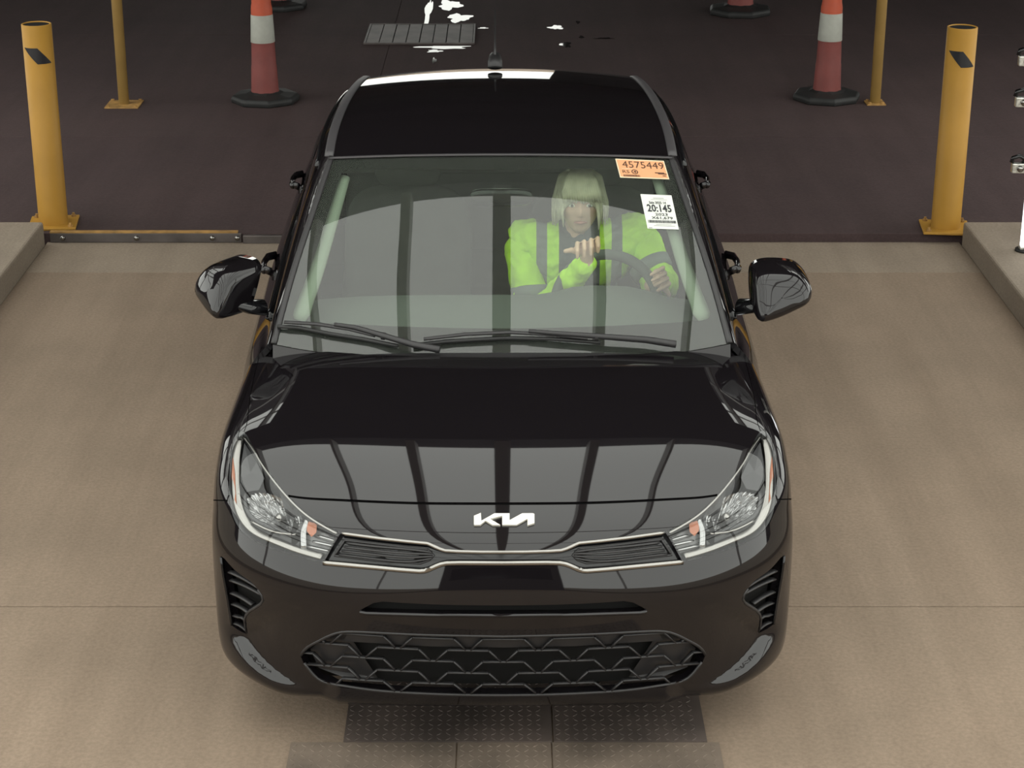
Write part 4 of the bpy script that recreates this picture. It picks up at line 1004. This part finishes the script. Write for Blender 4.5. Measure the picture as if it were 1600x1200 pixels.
# ------------------------------------------------------------------ the driver
M['skin'] = mat('skin', (.62, .37, .29), .55, var=.1, var_scale=30)
M['hair'] = mat('grey_blond_hair', (.56, .50, .40), .6, var=.2, var_scale=25)
M['eye'] = mat('eye_white', (.7, .68, .64), .3); M['iris'] = mat('iris', (.06, .05, .04), .2); M['lip'] = mat('lips', (.42, .17, .15), .5)
M['trousers'] = mat('dark_trousers', (.03, .032, .04), .9, var=.2, var_scale=20)
def jacket_mat():
    m = bpy.data.materials.new('hi_vis_jacket_cloth'); m.use_nodes = True; nt = m.node_tree; b = nt.nodes['Principled BSDF']; b.inputs['Roughness'].default_value = .75
    tc = nt.nodes.new('ShaderNodeTexCoord'); sp = nt.nodes.new('ShaderNodeSeparateXYZ'); nt.links.new(tc.outputs['Object'], sp.inputs[0])
    ab = nt.nodes.new('ShaderNodeMath'); ab.operation = 'ABSOLUTE'; nt.links.new(sp.outputs['X'], ab.inputs[0])
    rp = nt.nodes.new('ShaderNodeValToRGB'); rp.color_ramp.interpolation = 'CONSTANT'; e = rp.color_ramp.elements
    Yl = (.50, .80, .03, 1); Gr = (.15, .16, .16, 1); Sh = (.07, .075, .08, 1)
    e[0].position = 0; e[0].color = Sh; e[1].position = .072; e[1].color = Yl
    for p_, c_ in ((.115, Gr), (.155, Yl)): q = e.new(p_); q.color = c_
    nt.links.new(ab.outputs[0], rp.inputs['Fac'])
    nz = nt.nodes.new('ShaderNodeTexNoise'); nz.inputs['Scale'].default_value = 22; nt.links.new(tc.outputs['Object'], nz.inputs['Vector'])
    bp = nt.nodes.new('ShaderNodeBump'); bp.inputs['Strength'].default_value = .5; bp.inputs['Distance'].default_value = .02; nt.links.new(nz.outputs['Fac'], bp.inputs['Height'])
    nt.links.new(rp.outputs['Color'], b.inputs['Base Color']); nt.links.new(bp.outputs['Normal'], b.inputs['Normal'])
    return m
M['jacket'] = jacket_mat()
hc = at(906, 314, 2.0)                        # head centre in the car's frame
prs = empty('person', (hc.x, CARY + 2.3, .52)); prs.rotation_euler = (0, 0, 0)
tag(prs, 'person with grey-blond hair in hi-vis yellow jacket driving the black car', 'person')
off = Vector((hc.x, 2.3, .52))
def L_(v): return Vector(v) - off
def capsule(mb, a, b, ra, rb, flat=1.0, n=16):
    a, b = Vector(a), Vector(b); t = (b - a); l = t.length; t = t / l if l > 1e-6 else Vector((0, 0, 1))
    P = []; Rr = []
    for k in range(6): q = math.pi / 2 * (1 - k / 5); P.append(a - t * ra * math.sin(q)); Rr.append(max(.0005, ra * math.cos(q)))
    for k in range(1, 6): P.append(a + (b - a) * k / 6); Rr.append(ra + (rb - ra) * k / 6)
    for k in range(6): q = math.pi / 2 * k / 5; P.append(b + t * rb * math.sin(q)); Rr.append(max(.0005, rb * math.cos(q)))
    mb.tube(P, [(r * flat, r) for r in Rr], n)
def remesh(o, vox, it=4):
    md = o.modifiers.new('remesh', 'REMESH'); md.mode = 'VOXEL'; md.voxel_size = vox; md.use_smooth_shade = True
    s_ = o.modifiers.new('smooth', 'SMOOTH'); s_.factor = .5; s_.iterations = it
    return o
hx, hy, hz_ = hc - off
def head_pts(nr=28, na=40):
    vs = []; fs = []
    for i in range(nr + 1):
        th = math.pi * i / nr; z = math.cos(th)
        for k in range(na):
            a = 2 * math.pi * k / na; sx, sy = math.sin(th) * math.cos(a), math.sin(th) * math.sin(a)
            jaw = 1 - .26 * max(0, -z) ** 1.3
            x = sx * .076 * jaw; y = sy * (.098 if sy > 0 else .092 * (1 - .05 * max(0, -z))); zz = z * .118
            if sy < 0:      # face side (looks towards the windshield, -y)
                fx = x / .076
                y -= .024 * math.exp(-(fx / .18) ** 2) * math.exp(-((z + .16) / .16) ** 2)      # nose
                y -= .009 * math.exp(-(fx / .14) ** 2) * math.exp(-((z - .08) / .2) ** 2)
                for ex in (-.42, .42): y += .011 * math.exp(-((fx - ex) / .22) ** 2) * math.exp(-((z - .05) / .11) ** 2)
                y -= .006 * math.exp(-((z - .22) / .08) ** 2) * math.exp(-(fx / .6) ** 2)       # brow
                y -= .006 * math.exp(-(fx / .34) ** 2) * math.exp(-((z + .46) / .07) ** 2)     # lips
                y -= .010 * math.exp(-(fx / .4) ** 2) * math.exp(-((z + .82) / .14) ** 2)      # chin
            vs.append((hx + x, hy + y, hz_ + zz))
    for i in range(nr):
        for k in range(na): k2 = (k + 1) % na; fs.append((i * na + k, (i + 1) * na + k, (i + 1) * na + k2, i * na + k2))
    return vs, fs
sh = lambda px, py, y: L_(at(px, py, y))
neck = Vector((hx, hy + .03, hz_ - .15)); chest = Vector((hx, hy + .07, hz_ - .30)); pel = Vector((hx, .0, .06))
shL = sh(826, 376, 2.06); shR = sh(990, 370, 2.06)        # shoulders (picture left / right)
elL = sh(834, 500, 1.95); elR = sh(1032, 445, 1.93)
hand = sh(918, 388, 1.615); wrL = sh(922, 418, 1.70); wrR = sh(1032, 440, 1.74)
upv = Vector((0, .40, .92)); fwd = Vector((0, -.92, .40)); wrL = hand - fwd * .075 - upv * .045
body = MB(); v_, f_ = head_pts(); body.add(v_, f_)
capsule(body, neck + Vector((0, .01, .07)), chest, .052, .06)
capsule(body, chest, pel, .13, .14, .75); capsule(body, shL, shR, .055, .055)
for a, b_, c_ in ((shL, elL, wrL), (shR, elR, wrR)): capsule(body, a, b_, .048, .042); capsule(body, b_, c_, .042, .027)
for sg in (-1, 1):
    k_ = Vector((hx + sg * .14, -.42, .16)); ft = Vector((hx + sg * .14, -.66, -.06)); capsule(body, pel + Vector((sg * .09, 0, 0)), k_, .085, .062); capsule(body, k_, ft, .058, .042)
    capsule(body, ft, ft + Vector((0, -.12, -.01)), .042, .035)
    ear = Vector((hx + sg * .078, hy + .01, hz_)); capsule(body, ear + Vector((0, 0, .02)), ear - Vector((0, 0, .02)), .012, .009)
# gripping hand on top of the wheel rim: palm behind, four fingers over it, thumb along it
rimdir = (sh(950, 383, 1.615) - sh(890, 398, 1.63)).normalized(); upv = Vector((0, .40, .92)); fwd = Vector((0, -.92, .40))
def hand_at(mb, c_, along, up, fw, sgn):
    palm = c_ + fw * -.022 + up * .004
    capsule(mb, palm - along * .026, palm + along * .026, .021, .022)
    capsule(mb, palm, c_ - fw * .065 - up * .03, .023, .025)
    for k, (d_, ln) in enumerate(((-.036, .9), (-.012, 1.05), (.012, 1.0), (.036, .82))):
        b0 = c_ + along * d_ - fw * .016 + up * .022; b1 = c_ + along * (d_ * 1.02) + fw * .012 + up * (.025); b2 = c_ + along * (d_ * 1.02) + fw * .027 * ln - up * .004; b3 = b2 - fw * .010 - up * .022 * ln
        capsule(mb, b0, b1, .0088, .0084, n=10); capsule(mb, b1, b2, .0084, .0078, n=10); capsule(mb, b2, b3, .0078, .0068, n=10)
    t0 = c_ - along * .034 * sgn - fw * .016 - up * .004; t1 = c_ - along * .056 * sgn - fw * .004 + up * .008; t2 = t1 - along * .024 * sgn + fw * .008 + up * .001
    capsule(mb, t0, t1, .0115, .0102, n=10); capsule(mb, t1, t2, .0102, .008, n=10)
hand_at(body, hand, rimdir, upv, fwd, 1)
rr = sh(1031, 437, 1.70); hand_at(body, rr, Vector((.35, .3, -.88)).normalized(), Vector((.85, .2, .45)).normalized(), fwd, -1)
bo = remesh(body.build('body', M['skin'], prs, True), .0042, 2)
eyes = []
for sg in (-1, 1):
    e = Vector((hx + sg * .031, hy - .080, hz_ + .006)); rbox(MB(), e, (.0125, .008, .007), 2).build('eye', M['eye'], prs, True); rbox(MB(), e + Vector((0, -.006, 0)), (.0055, .004, .0055), 2).build('iris', M['iris'], prs, True)
    MB().tube([e + Vector((-.018, -.006, .019)), e + Vector((0, -.012, .024)), e + Vector((.018, -.006, .018))], .0028, 6).build('eyebrow', M['hair'], prs, True)
MB().tube([(hx - .022, hy - .088, hz_ - .055), (hx, hy - .100, hz_ - .053), (hx + .022, hy - .088, hz_ - .055)], [(.003, .004), (.006, .005), (.003, .004)], 8).build('lips', M['lip'], prs, True)
# hair: cap plus fringe and side locks down to the jaw
hr = MB(); vs = []; fs = []; na, nr = 40, 14
for i in range(nr + 1):
    for k in range(na):
        a = 2 * math.pi * k / na; front = max(0, -math.sin(a)); th = (.62 * math.pi - .20 * math.pi * front ** 2) * i / nr
        r_ = 1.13 + .03 * math.sin(7 * a) + .02 * math.sin(17 * a)
        vs.append((hx + .074 * r_ * math.sin(th) * math.cos(a), hy + .006 + .101 * r_ * math.sin(th) * math.sin(a), hz_ + .118 * 1.15 * math.cos(th)))
for i in range(nr):
    for k in range(na): k2 = (k + 1) % na; fs.append((i * na + k, (i + 1) * na + k, (i + 1) * na + k2, i * na + k2))
ho_ = mesh('hair', vs, fs, M['hair'], prs, True); sd = ho_.modifiers.new('solid', 'SOLIDIFY'); sd.thickness = .012
rh = random.Random(3)
locks = MB()
for k in range(110):
    a = math.radians(rh.uniform(-50, 230)); s_, c_ = math.sin(a), math.cos(a)
    top = Vector((hx + .04 * c_, hy + .05 * s_, hz_ + .112)); mid = Vector((hx + .086 * c_, hy + .106 * s_, hz_ + .03)); ln = rh.uniform(.05, .115)
    end = Vector((hx + (.080 + rh.uniform(0, .022)) * c_, hy + (.10 + rh.uniform(0, .02)) * s_, hz_ + .03 - ln))
    locks.tube([top, (top + mid) / 2 + Vector((.010 * c_, .010 * s_, .016)), mid, (mid + end) / 2 + Vector((.006 * c_, 0, 0)), end], [.004, .008, .009, .007, .002], 6)
for k in range(16):
    x = -.06 + .12 * k / 15; locks.tube([(hx + x * .5, hy - .035, hz_ + .128), (hx + x * .8, hy - .085, hz_ + .10), (hx + x * 1.05, hy - .103, hz_ + .062), (hx + x * 1.12 + .006, hy - .104, hz_ + .030 - rh.uniform(0, .012))], [.006, .011, .010, .003], 6)
locks.build('hair_locks', M['hair'], prs, True)
# jacket
jk = MB(); capsule(jk, chest + Vector((0, 0, .06)), Vector((hx, .02, .16)), .135, .165, .85)
capsule(jk, shL + Vector((.02, 0, -.005)), shR - Vector((.02, 0, .005)), .078, .078); capsule(jk, shL, chest, .08, .12); capsule(jk, shR, chest, .08, .12)
capsule(jk, neck + Vector((-.06, .02, -.02)), neck + Vector((.06, .02, -.02)), .045, .045)
jo = remesh(jk.build('hi_vis_jacket', M['jacket'], prs, True), .009, 2)
tx = bpy.data.textures.new('creases', 'CLOUDS'); tx.noise_scale = .05
dm = jo.modifiers.new('creases', 'DISPLACE'); dm.texture = tx; dm.strength = .045; dm.mid_level = .5
M['hivis'] = mat('hi_vis_cloth', (.50, .80, .03), .75, var=.12, var_scale=14, bump=.4, bump_scale=24); M['greyband'] = mat('grey_reflective_band', (.17, .18, .18), .6)
for a, b_, c_ in ((shL, elL, wrL), (shR, elR, wrR)):
    sv_ = MB(); capsule(sv_, a + (b_ - a) * .1 + Vector((.03 if a.x > hx else -.03, 0, 0)), b_, .062, .066); capsule(sv_, b_, b_ + (c_ - b_) * .98, .056, .038)
    so = remesh(sv_.build('jacket_sleeve', M['hivis'], prs, True), .009, 2); dm = so.modifiers.new('creases', 'DISPLACE'); dm.texture = tx; dm.strength = .026; dm.mid_level = .45
    for f0, r0 in ((.66, .080),):
        u_ = (b_ - a).normalized(); m_ = a + (b_ - a) * f0; MB().tube([m_ - u_ * .026, m_ - u_ * .02, m_ + u_ * .02, m_ + u_ * .026], [r0 - .012, r0, r0 - .004, r0 - .016], 20).build('sleeve_band', M['greyband'], prs, True)
tr_ = MB(); 
for sg in (-1, 1):
    k_ = Vector((hx + sg * .14, -.42, .16)); ft = Vector((hx + sg * .14, -.64, -.03)); capsule(tr_, pel + Vector((sg * .09, 0, 0)), k_, .098, .075); capsule(tr_, k_, ft, .07, .055)
capsule(tr_, pel - Vector((.08, 0, 0)), pel + Vector((.08, 0, 0)), .12, .12)
remesh(tr_.build('trousers', M['trousers'], prs, True), .012)
